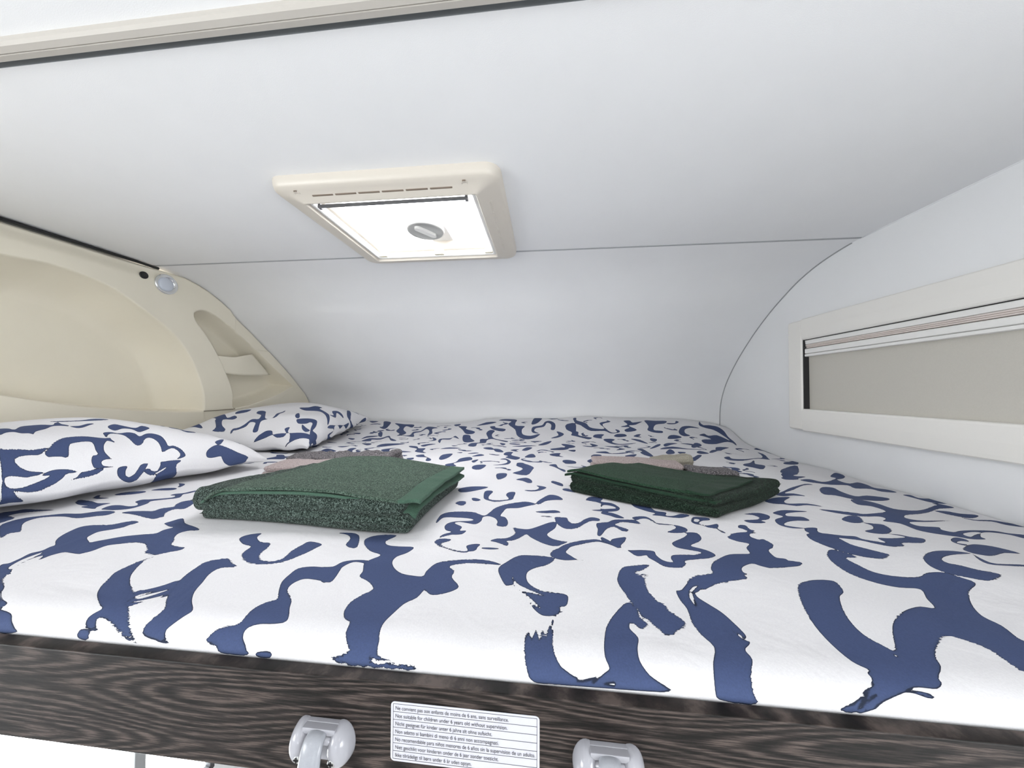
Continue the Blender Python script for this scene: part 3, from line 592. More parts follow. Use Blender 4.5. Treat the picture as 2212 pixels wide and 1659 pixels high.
# trim strip between the two ceilings: two cream ribs and a dark slot behind
pr = [(.3165, CZ + .004), (.3165, CZ - .006), (.3195, CZ - .0085), (.3262, CZ - .0095), (.3268, CZ - .0080), (.3276, CZ - .0080), (.3282, CZ - .0095), (.3352, CZ - .0085), (.3372, CZ - .006), (.3375, CZ + .004)]
struct('trim_1', *loft([[(x, y, z) for y, z in [(q - .0050, h) for q, h in pr]] for x in (-1.46, XR)], False), M_trim)
struct('trim_2', *boxvf(-1.46, XR, .3250, .3445, CZ + .0005, CZ + .010), M_slate)
struct('trim_3', *boxvf(-1.46, XR, .9555, .9635, CZ - .0008, CZ + .006), M_seam)

# curved front panel
PR = [(.961, .420), (1.005, .417), (1.054, .410), (1.105, .400), (1.156, .384), (1.195, .368), (1.231, .350), (1.274, .327), (1.317, .302), (1.366, .270), (1.416, .234), (1.470, .190), (1.523, .143), (1.566, .100), (1.603, .057), (1.632, .018), (1.653, -.022), (1.668, -.060), (1.676, -.100), (1.679, -.171), (1.679, -.30)]
PL = [(.961, .420), (1.000, .417), (1.044, .412), (1.085, .402), (1.123, .389), (1.172, .364), (1.219, .335), (1.238, .315), (1.297, .271), (1.354, .229), (1.405, .188), (1.465, .141), (1.518, .099), (1.560, .062), (1.605, .018), (1.636, -.010), (1.652, -.028), (1.676, -.060), (1.692, -.090), (1.694, -.171), (1.694, -.30)]
def resamp(P, n=90):
    P = np.array(P); s = np.r_[0, np.cumsum(np.linalg.norm(np.diff(P, axis=0), axis=1))]
    # smooth resample
    t = np.linspace(0, s[-1], n); Y = np.interp(t, s, P[:, 0]); Z = np.interp(t, s, P[:, 1])
    for _ in range(3):
        Y[1:-1] = (Y[:-2] + 2 * Y[1:-1] + Y[2:]) / 4; Z[1:-1] = (Z[:-2] + 2 * Z[1:-1] + Z[2:]) / 4
    return Y, Z
yr, zr = resamp(PR); yl, zl = resamp(PL)
xs = np.linspace(XL - .06, XR + .002, 14); V = []
for x in xs:
    w = np.clip((x - XL) / (XR - XL), 0, 1)
    for i in range(len(yr)): V.append((x, yl[i] * (1 - w) + yr[i] * w, zl[i] * (1 - w) + zr[i] * w))
struct('wall_front', V, gridf(len(xs), len(yr)), M_ceil, True)
struct('wall_front_cab', [(-1.46, 1.72, -.30), (XR + .02, 1.72, -.30), (XR + .02, 1.72, -2), (-1.46, 1.72, -2)], [(0, 1, 2, 3)], M_dash)
struct('trim_4', *tube([(XR - .001, y, z) for y, z in zip(yr[2:], zr[2:])], .0024, 8), M_seal, True)
struct('trim_5', *tube([(XR - .0005, y, CZ - .0005) for y in np.linspace(.343, .958, 12)], .0018, 6), M_ceil, True)

# right wall with the window opening
WY0, WY1, WZ0, WZ1 = .36, 1.166, -.0585, .171
struct('wall_right', *slab_with_hole(-3.2, 1.76, -2.0, CZ + .01, WY0, WY1, WZ0, WZ1, lambda a, b: (XR, a, b), [(-1.10, -.30, -.40, .05)]), M_wallr)
# left wall (outer skin) with the cab side window opening below the bunk
struct('wall_left', *slab_with_hole(-3.2, 1.76, -2.0, CZ + .01, .36, 1.283, -1.634, -.62, lambda a, b: (-1.46, a, b), [(-1.20, -.30, -.45, .10)]), M_wallr)
struct('wall_back', *slab_with_hole(-1.46, XR + .02, -2, CZ, -.60, .10, -.70, -.40, lambda a, b: (a, -3.2, b)), M_wallr)
# unseen windows added behind the viewpoint to throw daylight on walls and panel
def added_window(name, axis, c, a0, a1, z0, z1):
    bx = (lambda p0, p1, q0, q1, t: boxvf(c - t, c + t, p0, p1, q0, q1)) if axis == 'x' else (lambda p0, p1, q0, q1, t: boxvf(p0, p1, c - t, c + t, q0, q1))
    mid = ((c, (a0 + a1) / 2, z0) if axis == 'x' else ((a0 + a1) / 2, c, z0))
    w = root(name, mid, kind='structure'); e = .04
    bevel(mesh('window_frame', *join(bx(a0 - e, a0, z0 - e, z1 + e, .014), bx(a1, a1 + e, z0 - e, z1 + e, .014), bx(a0, a1, z0 - e, z0, .014), bx(a0, a1, z1, z1 + e, .014)), M_winf, w), .004)
    mesh('window_pane', *bx(a0, a1, z0, z1, .002), M_glass, w)
added_window('added_window_3', 'x', -1.46, -1.20, -.30, -.45, .10)
added_window('added_window_5', 'x', XR, -1.10, -.30, -.40, .05)
added_window('added_window_4', 'y', -3.2, -.60, .10, -.70, -.40)
struct('floor', *boxvf(-1.46, XR + .02, -3.2, 1.76, -2.05, -2.0), M_floor)

# cab side window
w = root('window_2', (-1.46, .76, -1.475), kind='structure')
fr = join(boxvf(-1.462, -1.435, .345, .365, -1.654, -.605), boxvf(-1.462, -1.435, 1.281, 1.301, -1.654, -.605), boxvf(-1.462, -1.435, .365, 1.281, -1.654, -1.632), boxvf(-1.462, -1.435, .365, 1.281, -.625, -.605))
bevel(mesh('window_frame', *fr, M_dash, w), .003)
mesh('window_pane', *boxvf(-1.452, -1.449, .365, 1.281, -1.632, -.625), M_glass, w)
bevel(mesh('window_divider', *boxvf(-1.462, -1.435, 1.016, 1.052, -1.632, -.625), M_seal, w), .004)

# ------------------------------------------------------------------ window with roller blind in the right wall
XF = .842
w = root('window_1', (XR, .77, -.132), kind='structure')
def extr_y(prof, y0, y1):     # prof: (x,z) polygon
    return loft([[(x, y, z) for x, z in prof] for y in (y0, y1)], True, True, True)
def band(z0, z1, lip):
    # a pillowed plastic channel, its inner lip turned into the opening
    if lip > 0:   # upper band: opening below
        return [(XR + .002, z1), (XF + .004, z1 - .001), (XF + .0008, z1 - .004), (XF, z1 - .012), (XF - .001, (z0 + z1) / 2), (XF, z0 + .006), (XF + .002, z0 + .0015), (XF + .006, z0), (XR + .03, z0), (XR + .03, z0 + .004)]
    return [(XR + .002, z0), (XF + .004, z0 + .001), (XF + .0008, z0 + .004), (XF, z0 + .012), (XF - .001, (z0 + z1) / 2), (XF, z1 - .006), (XF + .002, z1 - .0015), (XF + .006, z1), (XR + .03, z1), (XR + .03, z1 - .004)]
YJ = 1.145
fixn(mesh('upper_frame', *extr_y(band(.1680, .2385, 1), .30, YJ), M_winf, w, True)).data.polygons.foreach_set('use_smooth', [False] * 12)
fixn(mesh('lower_frame', *extr_y(band(-.131, -.0575, -1), .30, YJ), M_winf, w))
# end cap: upright piece with rounded corners, open towards the blind
cap = join(boxvf(XF + .0008, XR + .001, YJ + .0008, 1.206, -.1275, .2355))
o = mesh('end_cap', *cap, M_winf, w); bevel(o, .006, 3)
o = mesh('inner_jamb', *boxvf(XR - .012, XR + .035, 1.1435, 1.158, -.0575, .168), M_winf, w); bevel(o, .002, 2)
mesh('seal', *join(boxvf(XF + .004, XR + .03, 1.1395, 1.1438, -.0575, .168), boxvf(XF + .0065, XR + .02, .31, 1.1435, .1668, .1683)), M_dark, w)
# blind cassette
XB = XF + .008
cas = root_part = mesh('blind_cassette', *extr_y([(XB, .1660), (XB - .001, .1645), (XB, .1535), (XB + .004, .152), (XB + .02, .152), (XB + .02, .166)], .31, 1.1390), M_white, w)
mesh('cassette_ribs', *join(*[extr_y([(XB + .0005, z + .0034), (XB - .0012, z + .0024), (XB - .0012, z + .0008), (XB + .0005, z - .0002), (XB + .01, z - .0002), (XB + .01, z + .0034)], .31, 1.1375) for z in (.1482, .1442, .1402)]), M_rib, w)
mesh('pull_bar', *join(extr_y([(XB, .1385), (XB - .003, .137), (XB - .003, .1235), (XB, .122), (XB + .012, .122), (XB + .012, .1385)], .31, 1.1375),
     extr_y([(XB - .001, .1212), (XB - .0035, .1202), (XB - .0035, .1135), (XB, .1125), (XB + .012, .1125), (XB + .012, .1212)], .31, 1.1375)), M_white, w)
ny, nz = 30, 8
ys_, zs_ = np.linspace(.31, 1.139, ny), np.linspace(-.0585, .114, nz)
mesh('blind_cloth', [(XB + .010 + .0006 * math.sin(y * 7 + z * 9), y, z) for y in ys_ for z in zs_], gridf(ny, nz), M_blind, w, True)
mesh('cassette_clip', *boxvf(XB - .004, XB + .004, 1.134, 1.1405, .1405, .1455), M_dark, w)
mesh('light_blocker', *boxvf(XR + .036, XR + .040, .30, 1.22, -.10, .20), M_dash, w)  # unseen plate added behind the blind to keep sky light out

# ================================================================== MOULDED PANEL (left)
NICHE = [(.10, .300), (.45, .318), (.6408, .3274), (.735, .3337), (.8379, .3118), (.9287, .2582), (1.0158, .1902), (1.0754, .101), (1.1138, -.0085), (1.1204, -.0804), (1.118, -.0875), (1.0512, -.0847), (.9355, -.0738), (.7988, -.0543), (.7167, -.0354), (.6478, -.0161), (.45, .04), (.10, .12)]
POCK = [(1.0738, .2776), (1.0837, .2939), (1.1071, .3036), (1.1402, .299), (1.1935, .2753), (1.245, .2421), (1.3006, .2062), (1.418, .1174), (1.546, .0244), (1.551, .0168), (1.4638, -.0242), (1.3429, -.0629), (1.2388, -.0837), (1.2311, -.0214), (1.2108, .0399), (1.1727, .1218), (1.1312, .1928), (1.0872, .2473)]
TOP = [(.10, .407), (.6392, .4085), (.75, .409), (.9628, .4085), (1.044, .4075), (1.085, .398), (1.1228, .3855), (1.172, .361), (1.2173, .3325), (1.234, .3115), (1.297, .267), (1.3516, .2258), (1.405, .185), (1.465, .138), (1.515, .0965), (1.56, .058), (1.605, .014), (1.6454, -.0228), (1.672, -.060), (1.6892, -.0885), (1.6895, -.24)]
TOPY, TOPZ = np.array(TOP).T
ncol, nrow = 560, 250
# columns: even in arc length of the top edge so that the steep end is followed
s_ = np.r_[0, np.cumsum(np.hypot(np.diff(TOPY), np.diff(TOPZ)))]
ts = np.linspace(0, s_[-2] + .02, ncol); cy = np.interp(ts, s_, TOPY); cz = np.interp(ts, s_, TOPZ)
cz = np.maximum(cz, -.20)
rr = np.linspace(0, 1, nrow)
YY = np.repeat(cy[:, None], nrow, 1); ZZ = -.25 + (cz[:, None] + .25) * rr[None]
Q = np.c_[YY.ravel(), ZZ.ravel()]
def niche_depth(Q):
    nP = curve_pts(NICHE, 5); pP = curve_pts(POCK, 5)
    d = np.zeros(len(Q))
    s = sdf_poly(Q, nP)
    # slope width: broad at the top and front end, tight along the lower lip
    low = np.interp(Q[:, 0], [.10, .45, .6478, .7167, .7988, .9355, 1.0512, 1.12], [.12, .04, -.0161, -.0354, -.0543, -.0738, -.0847, -.0875])
    hl = np.clip((Q[:, 1] - low) / .018, 0, 1)
    a = np.clip(s / .085, 0, 1); a = 1 - (1 - a) ** 2.2
    a = np.where(Q[:, 1] - low < .10, np.maximum(a * sm(0, .012, s), 0), a)
    # distance to the upper / front edge only
    up = nP[(nP[:, 1] > np.interp(nP[:, 0], [.10, .45, .6478, .7167, .7988, .9355, 1.0512, 1.118], [.12, .04, -.0161, -.0354, -.0543, -.0738, -.0847, -.0875]) + .004)]
    du = np.full(len(Q), 9.)
    for a_, b_ in zip(up[:-1], up[1:]):
        e_ = b_ - a_; l_ = e_ @ e_
        if l_ < 1e-12 or l_ > .04 ** 2 * 9: continue
        w_ = Q - a_; t_ = np.clip((w_ @ e_) / l_, 0, 1); du = np.minimum(du, np.hypot(*(w_ - t_[:, None] * e_).T))
    t_ = np.clip(du / .090, 0, 1); a2 = (1 - (1 - t_) ** 2.0) * sm(0, .006, du)
    d = np.where(s > 0, .118 * a2 * sm(0, .010, np.maximum(Q[:, 1] - low, 0)), d)
    s2 = sdf_poly(Q, pP)
    d = np.where(s2 > 0, .075 * (1 - (1 - np.clip(s2 / .036, 0, 1)) ** 2.2), d)
    return d, s, s2
dep, sN, sP = niche_depth(Q)
dT = np.repeat(((np.interp(cy, TOPY, TOPZ))[:, None]), nrow, 1) - ZZ
edge = sdf_poly(Q, np.array([(-1, -.3), (-1, .4075)] + TOP[:-1] + [(1.6895, -.3)]))
edge = np.maximum(edge, 0)
# rim: rounded outer edge, shallow groove line, outer bevel towards the ceiling on the near part
rim = .006 * (1 - sm(0, .006, edge))
bev = .012 * (1 - sm(.008, .045, edge)) * (1 - sm(.86, 1.02, YY.ravel())) * (YY.ravel() > 0)
lift = -.004 * sm(0, .02, np.maximum(-sN, 0)) * 0
# lower rim proud of the strip's foot: line where the upright strip ends
foot = .003 * sm(-.0825, -.0855, ZZ.ravel()) * ((YY.ravel() > 1.118) & (YY.ravel() < 1.236))
step = .0025 * np.where(YY.ravel() > 1.236, sm(1.236, 1.240, YY.ravel()), 0) * (ZZ.ravel() > .18) * (sP < -.0)
xx = XL - dep - rim - bev - foot - step
V = np.c_[xx, Q]
pan = mesh('storage_panel', V, gridf(ncol, nrow, flip=True), M_beige, None, True)
tag(pan, 'cream moulded plastic wall panel with a large oval recess, left of the bed', 'wall panel')
# its returned edge towards the ceiling and front wall
e1 = [tuple(V[i * nrow + nrow - 1]) for i in range(0, ncol, 2)]
mesh('panel_edge', *loft([e1, [(-1.44, p[1] + .0005, p[2] + .0005) for p in e1]], False), M_beige, pan, True)
# pocket front across the upper part of the small recess
SH = [(1.150, .138), (1.1695, .1334), (1.2278, .1346), (1.2877, .1492), (1.3381, .1614)], [(1.190, .066), (1.2072, .0642), (1.2600, .0605), (1.3438, .0615), (1.4342, .0702)]
n = 24; T_ = np.linspace(0, 1, n)
def rs(P): P = np.array(P); s = np.linspace(0, 1, len(P)); return np.c_[np.interp(T_, s, P[:, 0]), np.interp(T_, s, P[:, 1])]
ta, tb = rs(SH[0]), rs(SH[1]); m_ = 10; V = []; bow = .014
for i in range(n):
    for j in range(m_):
        q = ta[i] * (1 - j / (m_ - 1)) + tb[i] * j / (m_ - 1); t = T_[i]
        V.append((XL - .010 + bow * math.sin(math.pi * t) * (.4 + .6 * (1 - j / (m_ - 1))) - .010 * (t > .93) * (t - .93) / .07 - .006 * (1 - sm(0, .15, t)), q[0], q[1]))
nv = len(V); F = gridf(n, m_)
V += [(p[0] - .004, p[1], p[2]) for p in V]; F += [tuple(i + nv for i in q)[::-1] for q in gridf(n, m_)]
bd = [i * m_ for i in range(n)]; F += [(bd[i], bd[i + 1], bd[i + 1] + nv, bd[i] + nv) for i in range(n - 1)]
bd = [i * m_ + m_ - 1 for i in range(n)]; F += [(bd[i + 1], bd[i], bd[i] + nv, bd[i + 1] + nv) for i in range(n - 1)]
bd = [(n - 1) * m_ + j for j in range(m_)]; F += [(bd[i], bd[i + 1], bd[i + 1] + nv, bd[i] + nv) for i in range(m_ - 1)]
fixn(mesh('pocket_front', V, F, M_beige, pan, True))
# pocket floor behind it
mesh('pocket_shelf', *loft([[(XL - .012 + bow * .4 * math.sin(math.pi * t), y, z) for t, (y, z) in zip(T_, tb)], [(XL - .050, y, z + .004) for (y, z) in tb]], False), M_beige, pan, True)
# lower pocket lip
lip = [(1.238, -.0815), (1.30, -.072), (1.3429, -.0605), (1.41, -.042), (1.4638, -.0225), (1.51, -.001), (1.551, .0185)]
L0 = [[(XL + .0005, y, z - .03) for y, z in lip], [(XL + .004, y, z - .004) for y, z in lip], [(XL + .0035, y, z) for y, z in lip], [(XL - .001, y, z + .0005) for y, z in lip], [(XL - .0045, y, z - .003) for y, z in lip]]
fixn(mesh('lower_pocket_lip', *loft(L0, False), M_beige, pan, True))
# strip foot gap line
mesh('foot_gap', *boxvf(XL - .001, XL + .0006, 1.116, 1.236, -.0868, -.0850), M_slot, pan)
# dark gap between panel and ceiling
struct('trim_6', *join(tube([(-1.318, y, .4135 - .0015 * (y > .9)) for y in np.linspace(.12, .965, 14)], .0045, 6)), M_black, True)

# reading light and its switch
def disc_x(r, x0, x1, cy, cz, n=40, dome=0, prof=None):
    prof = prof or [(r, x0), (r, x1)]
    return loft([[(x, cy + q * math.cos(2 * math.pi * k / n), cz + q * math.sin(2 * math.pi * k / n)) for k in range(n)] for q, x in prof], True, False, True)
lr = root('reading_light', (XL, .981, .3625), 'round chrome reading light on the cream wall panel', 'light')
X0 = XL + .0005
mesh('chrome_ring', *loft([[(x, .981 + q * math.cos(2 * math.pi * k / 48), .3625 + q * math.sin(2 * math.pi * k / 48)) for k in range(48)] for q, x in [(.0345, X0), (.0342, X0 + .004), (.0325, X0 + .0065), (.029, X0 + .0065), (.0235, X0 + .003), (.0215, X0 + .0015)]]), M_chrome, lr, True)
mesh('frosted_lens', *disc_x(0, 0, 0, .981, .3625, prof=[(.0222, X0 + .001), (.0215, X0 + .004), (.018, X0 + .006), (.010, X0 + .0072), (.002, X0 + .0075)]), M_lens, lr, True)
bt = mesh('push_button', *disc_x(0, 0, 0, .919, .373, 28, prof=[(.0118, X0), (.0116, X0 + .002), (.0095, X0 + .003), (.0085, X0 + .0015), (.003, X0 + .0012)]), M_black, None, True)
tag(bt, 'small round black button on the cream panel beside the reading light', 'button')

# ================================================================== ROOF HATCH
h = root('roof_hatch', (-.316, .77, CZ), 'square cream roof hatch with bright acrylic pane in the ceiling', 'roof hatch')
def rz(x0, x1, y0, y1, r, z): return [(x, y, z) for x, y in rrect(x0, x1, y0, y1, r, 7)]
L_ = [rz(-.552, -.083, .573, .972, .030, CZ + .001), rz(-.551, -.084, .574, .970, .030, CZ - .010), rz(-.549, -.086, .5755, .967, .029, CZ - .0165), rz(-.545, -.090, .579, .962, .027, CZ - .0200),
      rz(-.536, -.098, .588, .953, .020, CZ - .0225), rz(-.520, -.115, .600, .935, .012, CZ - .0265), rz(-.502, -.131, .611, .916, .006, CZ - .0345), rz(-.498, -.1345, .6135, .9135, .005, CZ - .0355), rz(-.496, -.136, .6150, .9115, .005, CZ - .034),
      rz(-.495, -.137, .616, .9105, .005, CZ - .012), rz(-.497, -.135, .614, .9125, .004, CZ + .03)]
mesh('frame', *loft(L_), M_frame, h, True)
# inner tray that carries the blinds: paler lip
L_ = [rz(-.4945, -.1375, .6165, .9100, .004, CZ - .028), rz(-.4885, -.1435, .6225, .9040, .004, CZ - .030), rz(-.4865, -.1455, .6245, .9020, .004, CZ - .028), rz(-.4865, -.1455, .6245, .9020, .004, CZ - .012), rz(-.4945, -.1375, .6165, .9100, .004, CZ - .010)]
mesh('inner_frame', *loft(L_), M_white, h, True)
L_ = [rz(-.4865, -.1455, .6245, .9020, .004, CZ - .014), rz(-.480, -.152, .631, .896, .004, CZ - .012), rz(-.480, -.152, .631, .896, .004, CZ + .020)]
mesh('hatch_shaft', *loft(L_), M_frame, h, True)
mesh('acrylic_pane', *boxvf(-.500, -.132, .610, .920, CZ + .020, CZ + .024), M_pane, h)
mesh('blind_rail', *join(boxvf(-.470, -.160, .6238, .6285, CZ - .0362, CZ - .031), boxvf(-.476, -.470, .6235, .633, CZ - .037, CZ - .029), boxvf(-.160, -.154, .6235, .633, CZ - .037, CZ - .029)), M_rail, h)
for a, b in ((-.484, -.462), (-.318, -.290), (-.170, -.148)):
    bevel(mesh('blind_clip', *boxvf(a, b, .893, .9045, CZ - .0275, CZ - .016), M_beige, h), .001)
kn = mesh('latch_knob', *loft([[(-.308 + q * math.cos(2 * math.pi * k / 40), .800 + q * math.sin(2 * math.pi * k / 40), z) for k in range(40)] for q, z in [(.030, CZ + .019), (.044, CZ + .010), (.0475, CZ - .004), (.0465, CZ - .0085), (.042, CZ - .010), (.0385, CZ - .007), (.002, CZ - .006)]], True, True, True), M_knob, h, True)
gv = [(-.308 + .010 * math.cos(2 * math.pi * k / 24) + (.022 if math.cos(2 * math.pi * k / 24) > 0 else -.022), .800 + .008 * math.sin(2 * math.pi * k / 24)) for k in range(24)]
ca, sa = math.cos(.95), math.sin(.95)
gv = [(-.308 + (x + .308) * ca - (y - .8) * sa, .8 + (x + .308) * sa + (y - .8) * ca) for x, y in gv]
BASE[kn.name] = BASE[h.name]
mesh('knob_grip', *loft([[(x, y, z) for x, y in gv] for z in (CZ - .006, CZ - .013)], True, False, True), M_white, kn)
mesh('latch_arm', *boxvf(-.322, -.262, .80, .905, CZ + .012, CZ + .018), M_white, h)
for i in range(6):
    a = -.4695 + i * .0493
    bevel(mesh('vent_slot', *boxvf(a, a + .0445, .5985, .6030, CZ - .0277, CZ - .0225), M_slot, h), .0006)  # slightly raised boxes; the slots' shade is put into their brown
for i in range(6):
    a = .6545 + i * .0398
    o = bevel(mesh('vent_slot', *boxvf(-.1165, -.1110, a, a + .035, CZ - .0268, CZ - .0222), M_frame, h), .0006)
for x in (-.497, -.1525):
    mesh('screw_cover', *loft([[(x + q * math.cos(2 * math.pi * k / 18), .5945 + q * math.sin(2 * math.pi * k / 18) * 1.2, z) for k in range(18)] for q, z in [(.0062, CZ - .023), (.0058, CZ - .0252), (.0048, CZ - .0252), (.0044, CZ - .0245), (.001, CZ - .0245)]], True, False, True), M_frame, h)
    mesh('screw_notch', *boxvf(x - .003, x + .003, .5865, .5882, CZ - .0248, CZ - .0225), M_slot, h)

# ================================================================== BED
# bunk base board under the bedding
tag(bevel(mesh('bunk_base', *boxvf(-1.30, .855, .2465, 1.66, -.297, -.268), M_wood), .002), 'dark wooden bunk base board under the patterned bedspread', 'bunk base')
rail = mesh('bed_rail', *boxvf(-1.35, .857, .2350, .2460, -.2975, -.2205), M_wood)
bevel(rail, .0012, 2); tag(rail, 'dark brown wood-grain rail along the front of the bunk', 'bed rail')

xs = np.linspace(-1.300, .857, 735)
ys = np.r_[np.linspace(.2475, .30, 42), np.linspace(.3013, .5, 120), np.linspace(.503, .9, 140), np.linspace(.905, 1.676, 160)]
XX, YY = np.meshgrid(xs, ys, indexing='ij'); ZZ = bed_h(XX, YY)
# lowered where it meets the left wall
ZZ = ZZ - .01 * (1 - sm(-1.30, -1.22, XX))
skd = np.array([.050, .038, .028, .020, .012, .006, .002])
z0 = bed_h(xs, np.full_like(xs, .2475))
SX = np.repeat(xs[:, None], 7, 1); SZ = np.maximum(z0[:, None] - skd[None], -.2675 + np.linspace(0, .001, 7)[None]); SY = np.full_like(SX, .2470) + 0 * SZ
AXX = np.concatenate([SX, XX], 1); AYY = np.concatenate([SY, YY], 1); AZZ = np.concatenate([SZ, ZZ], 1)
QY = np.concatenate([.2475 - (z0[:, None] - SZ) * .9, YY], 1)
fld = print_field(np.c_[AXX.ravel(), QY.ravel()], PRINT_BED)
def filler_strokes(Q, fld, seed=5, n=900, near_part=False):
    # smaller curls of the same print filling the far half between the large strokes
    rng = random.Random(seed); ok = 0; Qx, Qy = Q[:, 0], Q[:, 1]
    for _ in range(n):
        cx, cy = rng.uniform(-1.0, .83), rng.uniform(.78, 1.60); r = rng.uniform(.014, .034); a0 = rng.uniform(0, 6.28); sp = rng.uniform(1.6, 3.4); w = rng.uniform(.0022, .0062)
        if near_part:      # the rest of the print nearer the foot end, beside the large strokes
            cx, cy = rng.uniform(-1.25, .82), rng.uniform(.28, .80); r *= 1.9; w *= 2.3
            if -2.0 * cy - .12 < cx < 1.27 * cy + .12: continue
        arc = [(cx + r * math.cos(a0 + sp * t / 12) * (1 + .25 * math.sin(t)), cy + r * math.sin(a0 + sp * t / 12)) for t in range(13)]
        m = np.where((np.abs(Qx - cx) < .055 + r) & (np.abs(Qy - cy) < .055 + r))[0]
        if len(m) == 0: continue
        near = [m[np.argmin((Qx[m] - px) ** 2 + (Qy[m] - py) ** 2)] for px, py in (arc[0], arc[4], arc[8], arc[12])]
        if max(fld[i] for i in near) > -7.0: continue
        d = np.full(len(m), -9.)
        for t, ((ax, ay), (bx, by)) in enumerate(zip(arc[:-1], arc[1:])):
            ex, ey = bx - ax, by - ay; u = np.clip(((Qx[m] - ax) * ex + (Qy[m] - ay) * ey) / (ex * ex + ey * ey), 0, 1)
            ww = w * (.35 + .9 * math.sin(math.pi * (t + .5) / 12) + .3 * math.sin(t * 1.3 + a0))
            d = np.maximum(d, ww - np.hypot(Qx[m] - ax - u * ex, Qy[m] - ay - u * ey))
        fld[m] = np.maximum(fld[m], d * 1000); ok += 1
        if ok > 130: break
    return fld
fld = filler_strokes(np.c_[AXX.ravel(), QY.ravel()], fld)
fld = filler_strokes(np.c_[AXX.ravel(), QY.ravel()], fld, 8, 900, True)
nv = AXX.shape[1]
duv = mesh('bedspread', np.c_[AXX.ravel(), AYY.ravel(), AZZ.ravel()], gridf(len(xs), nv), M_print, None, True, {'print': fld})
tag(duv, 'white bedspread with navy brush-stroke print covering the whole bunk', 'bedspread')

# pillows
def make_pillow(P, text, label):
    top, bot, U, Vv = pillow(P, 260, 220)
    for A_, e_ in ((bot, .001), (top, .003)): A_[..., 2] = np.maximum(A_[..., 2], bed_h(A_[..., 0], A_[..., 1]) - .01 * (1 - sm(-1.30, -1.22, A_[..., 0])) + e_)
    la, lb = np.linalg.norm(P[1]), np.linalg.norm(P[2])
    st, sb = pillow_arc(top, bot)
    f2 = [print_field(np.c_[(U * la).ravel(), q.ravel()], text) for q in (st, sb)]
    nu, nv = U.shape; n = nu * nv
    V = np.concatenate([top.reshape(-1, 3), bot.reshape(-1, 3)])
    F = gridf(nu, nv) + [tuple(i + n for i in f)[::-1] for f in gridf(nu, nv)]
    per = [i * nv for i in range(nu)] + [(nu - 1) * nv + j for j in range(1, nv)] + [i * nv + nv - 1 for i in range(nu - 2, -1, -1)] + [j for j in range(nv - 2, 0, -1)]
    F += [(per[k], per[(k + 1) % len(per)], per[(k + 1) % len(per)] + n, per[k] + n) for k in range(len(per))]
    o = mesh('pillow', V, F, M_print, None, True, {'print': np.concatenate(f2)}); fixn(o)
    tag(o, label, 'pillow', 'patterned pillows against the cream panel'); return o
make_pillow(PIL1, PRINT_PIL1, 'nearer printed pillow, cut off by the left edge of the photo')
make_pillow(PIL2, PRINT_PIL2, 'farther printed pillow, in the corner beyond the nearer pillow')

# ================================================================== TOWELS
def slab(FL, FR, BR, BL, zb, zt, nu=90, nv=60, bulge=.0, rough=.0012, seed=0., wob=.003, edge=.5, flat=False, gap=0):
    """folded pad on the bed. corners (x,y); zb/zt heights above the bedding at FL,FR,BR,BL"""
    FL, FR, BR, BL = map(np.array, (FL, FR, BR, BL))
    u = (1 - np.cos(np.linspace(0, np.pi, nu))) / 2; v = (1 - np.cos(np.linspace(0, np.pi, nv))) / 2
    U, Vv = np.meshgrid(u, v, indexing='ij')
    def bil(c): return (c[0] * (1 - U) + c[1] * U) * (1 - Vv) + (c[3] * (1 - U) + c[2] * U) * Vv
    X = bil([FL[0], FR[0], BR[0], BL[0]]); Y = bil([FL[1], FR[1], BR[1], BL[1]])
    # wavy plan outline
    cx, cy = X.mean(), Y.mean()
    wv = 1 + wob * (np.sin(U * 9 + seed) * (1 - 2 * Vv) + np.sin(Vv * 11 + seed * 2) * .8)
    X = cx + (X - cx) * wv; Y = cy + (Y - cy) * (1 + wob * 2 * np.sin(U * 7 + seed * 3))
    lu = np.linalg.norm(FR - FL); lv = np.linalg.norm(BL - FL)
    base = bed_h(X, Y); B = bil(zb); T = bil(zt); th = T - B
    r = np.clip(th.mean() * edge, 1e-4, None)
    du = np.minimum(U, 1 - U) * lu; dv = np.minimum(Vv, 1 - Vv) * lv
    d = np.clip(np.minimum(du, dv) / r, 0, 1)
    # rounder corners
    dd = np.clip(1 - np.hypot(np.clip(1 - du / r, 0, 1), np.clip(1 - dv / r, 0, 1)), 0, 1); d = np.minimum(d, dd)
    prof = np.sqrt(np.clip(1 - (1 - d) ** 2, 0, 1)) ** .9
    bl = bulge * np.sin(np.pi * U) ** .8 * np.sin(np.pi * np.clip(Vv * .9 + .1, 0, 1)) ** .7
    nz = np.array([mnoise.noise(Vector((x * 60, y * 60, seed))) for x, y in zip(X.ravel(), Y.ravel())]).reshape(X.shape)
    n2 = np.array([mnoise.noise(Vector((x * 17, y * 17, seed + 5))) for x, y in zip(X.ravel(), Y.ravel())]).reshape(X.shape)
    mid = (B + T) / 2
    top = base + mid + (th / 2 + bl) * prof + (nz * rough + n2 * rough * 2) * prof
    bot = base + mid - (th / 2) * prof * (1 if not flat else 1) + gap
    n = X.size
    V = np.concatenate([np.c_[X.ravel(), Y.ravel(), top.ravel()], np.c_[X.ravel(), Y.ravel(), bot.ravel()]])
    F = gridf(nu, nv) + [tuple(i + n for i in f)[::-1] for f in gridf(nu, nv)]
    per = [i * nv for i in range(nu)] + [(nu - 1) * nv + j for j in range(1, nv)] + [i * nv + nv - 1 for i in range(nu - 2, -1, -1)] + [j for j in range(nv - 2, 0, -1)]
    F += [(per[k], per[(k + 1) % len(per)], per[(k + 1) % len(per)] + n, per[k] + n) for k in range(len(per))]
    return V, F
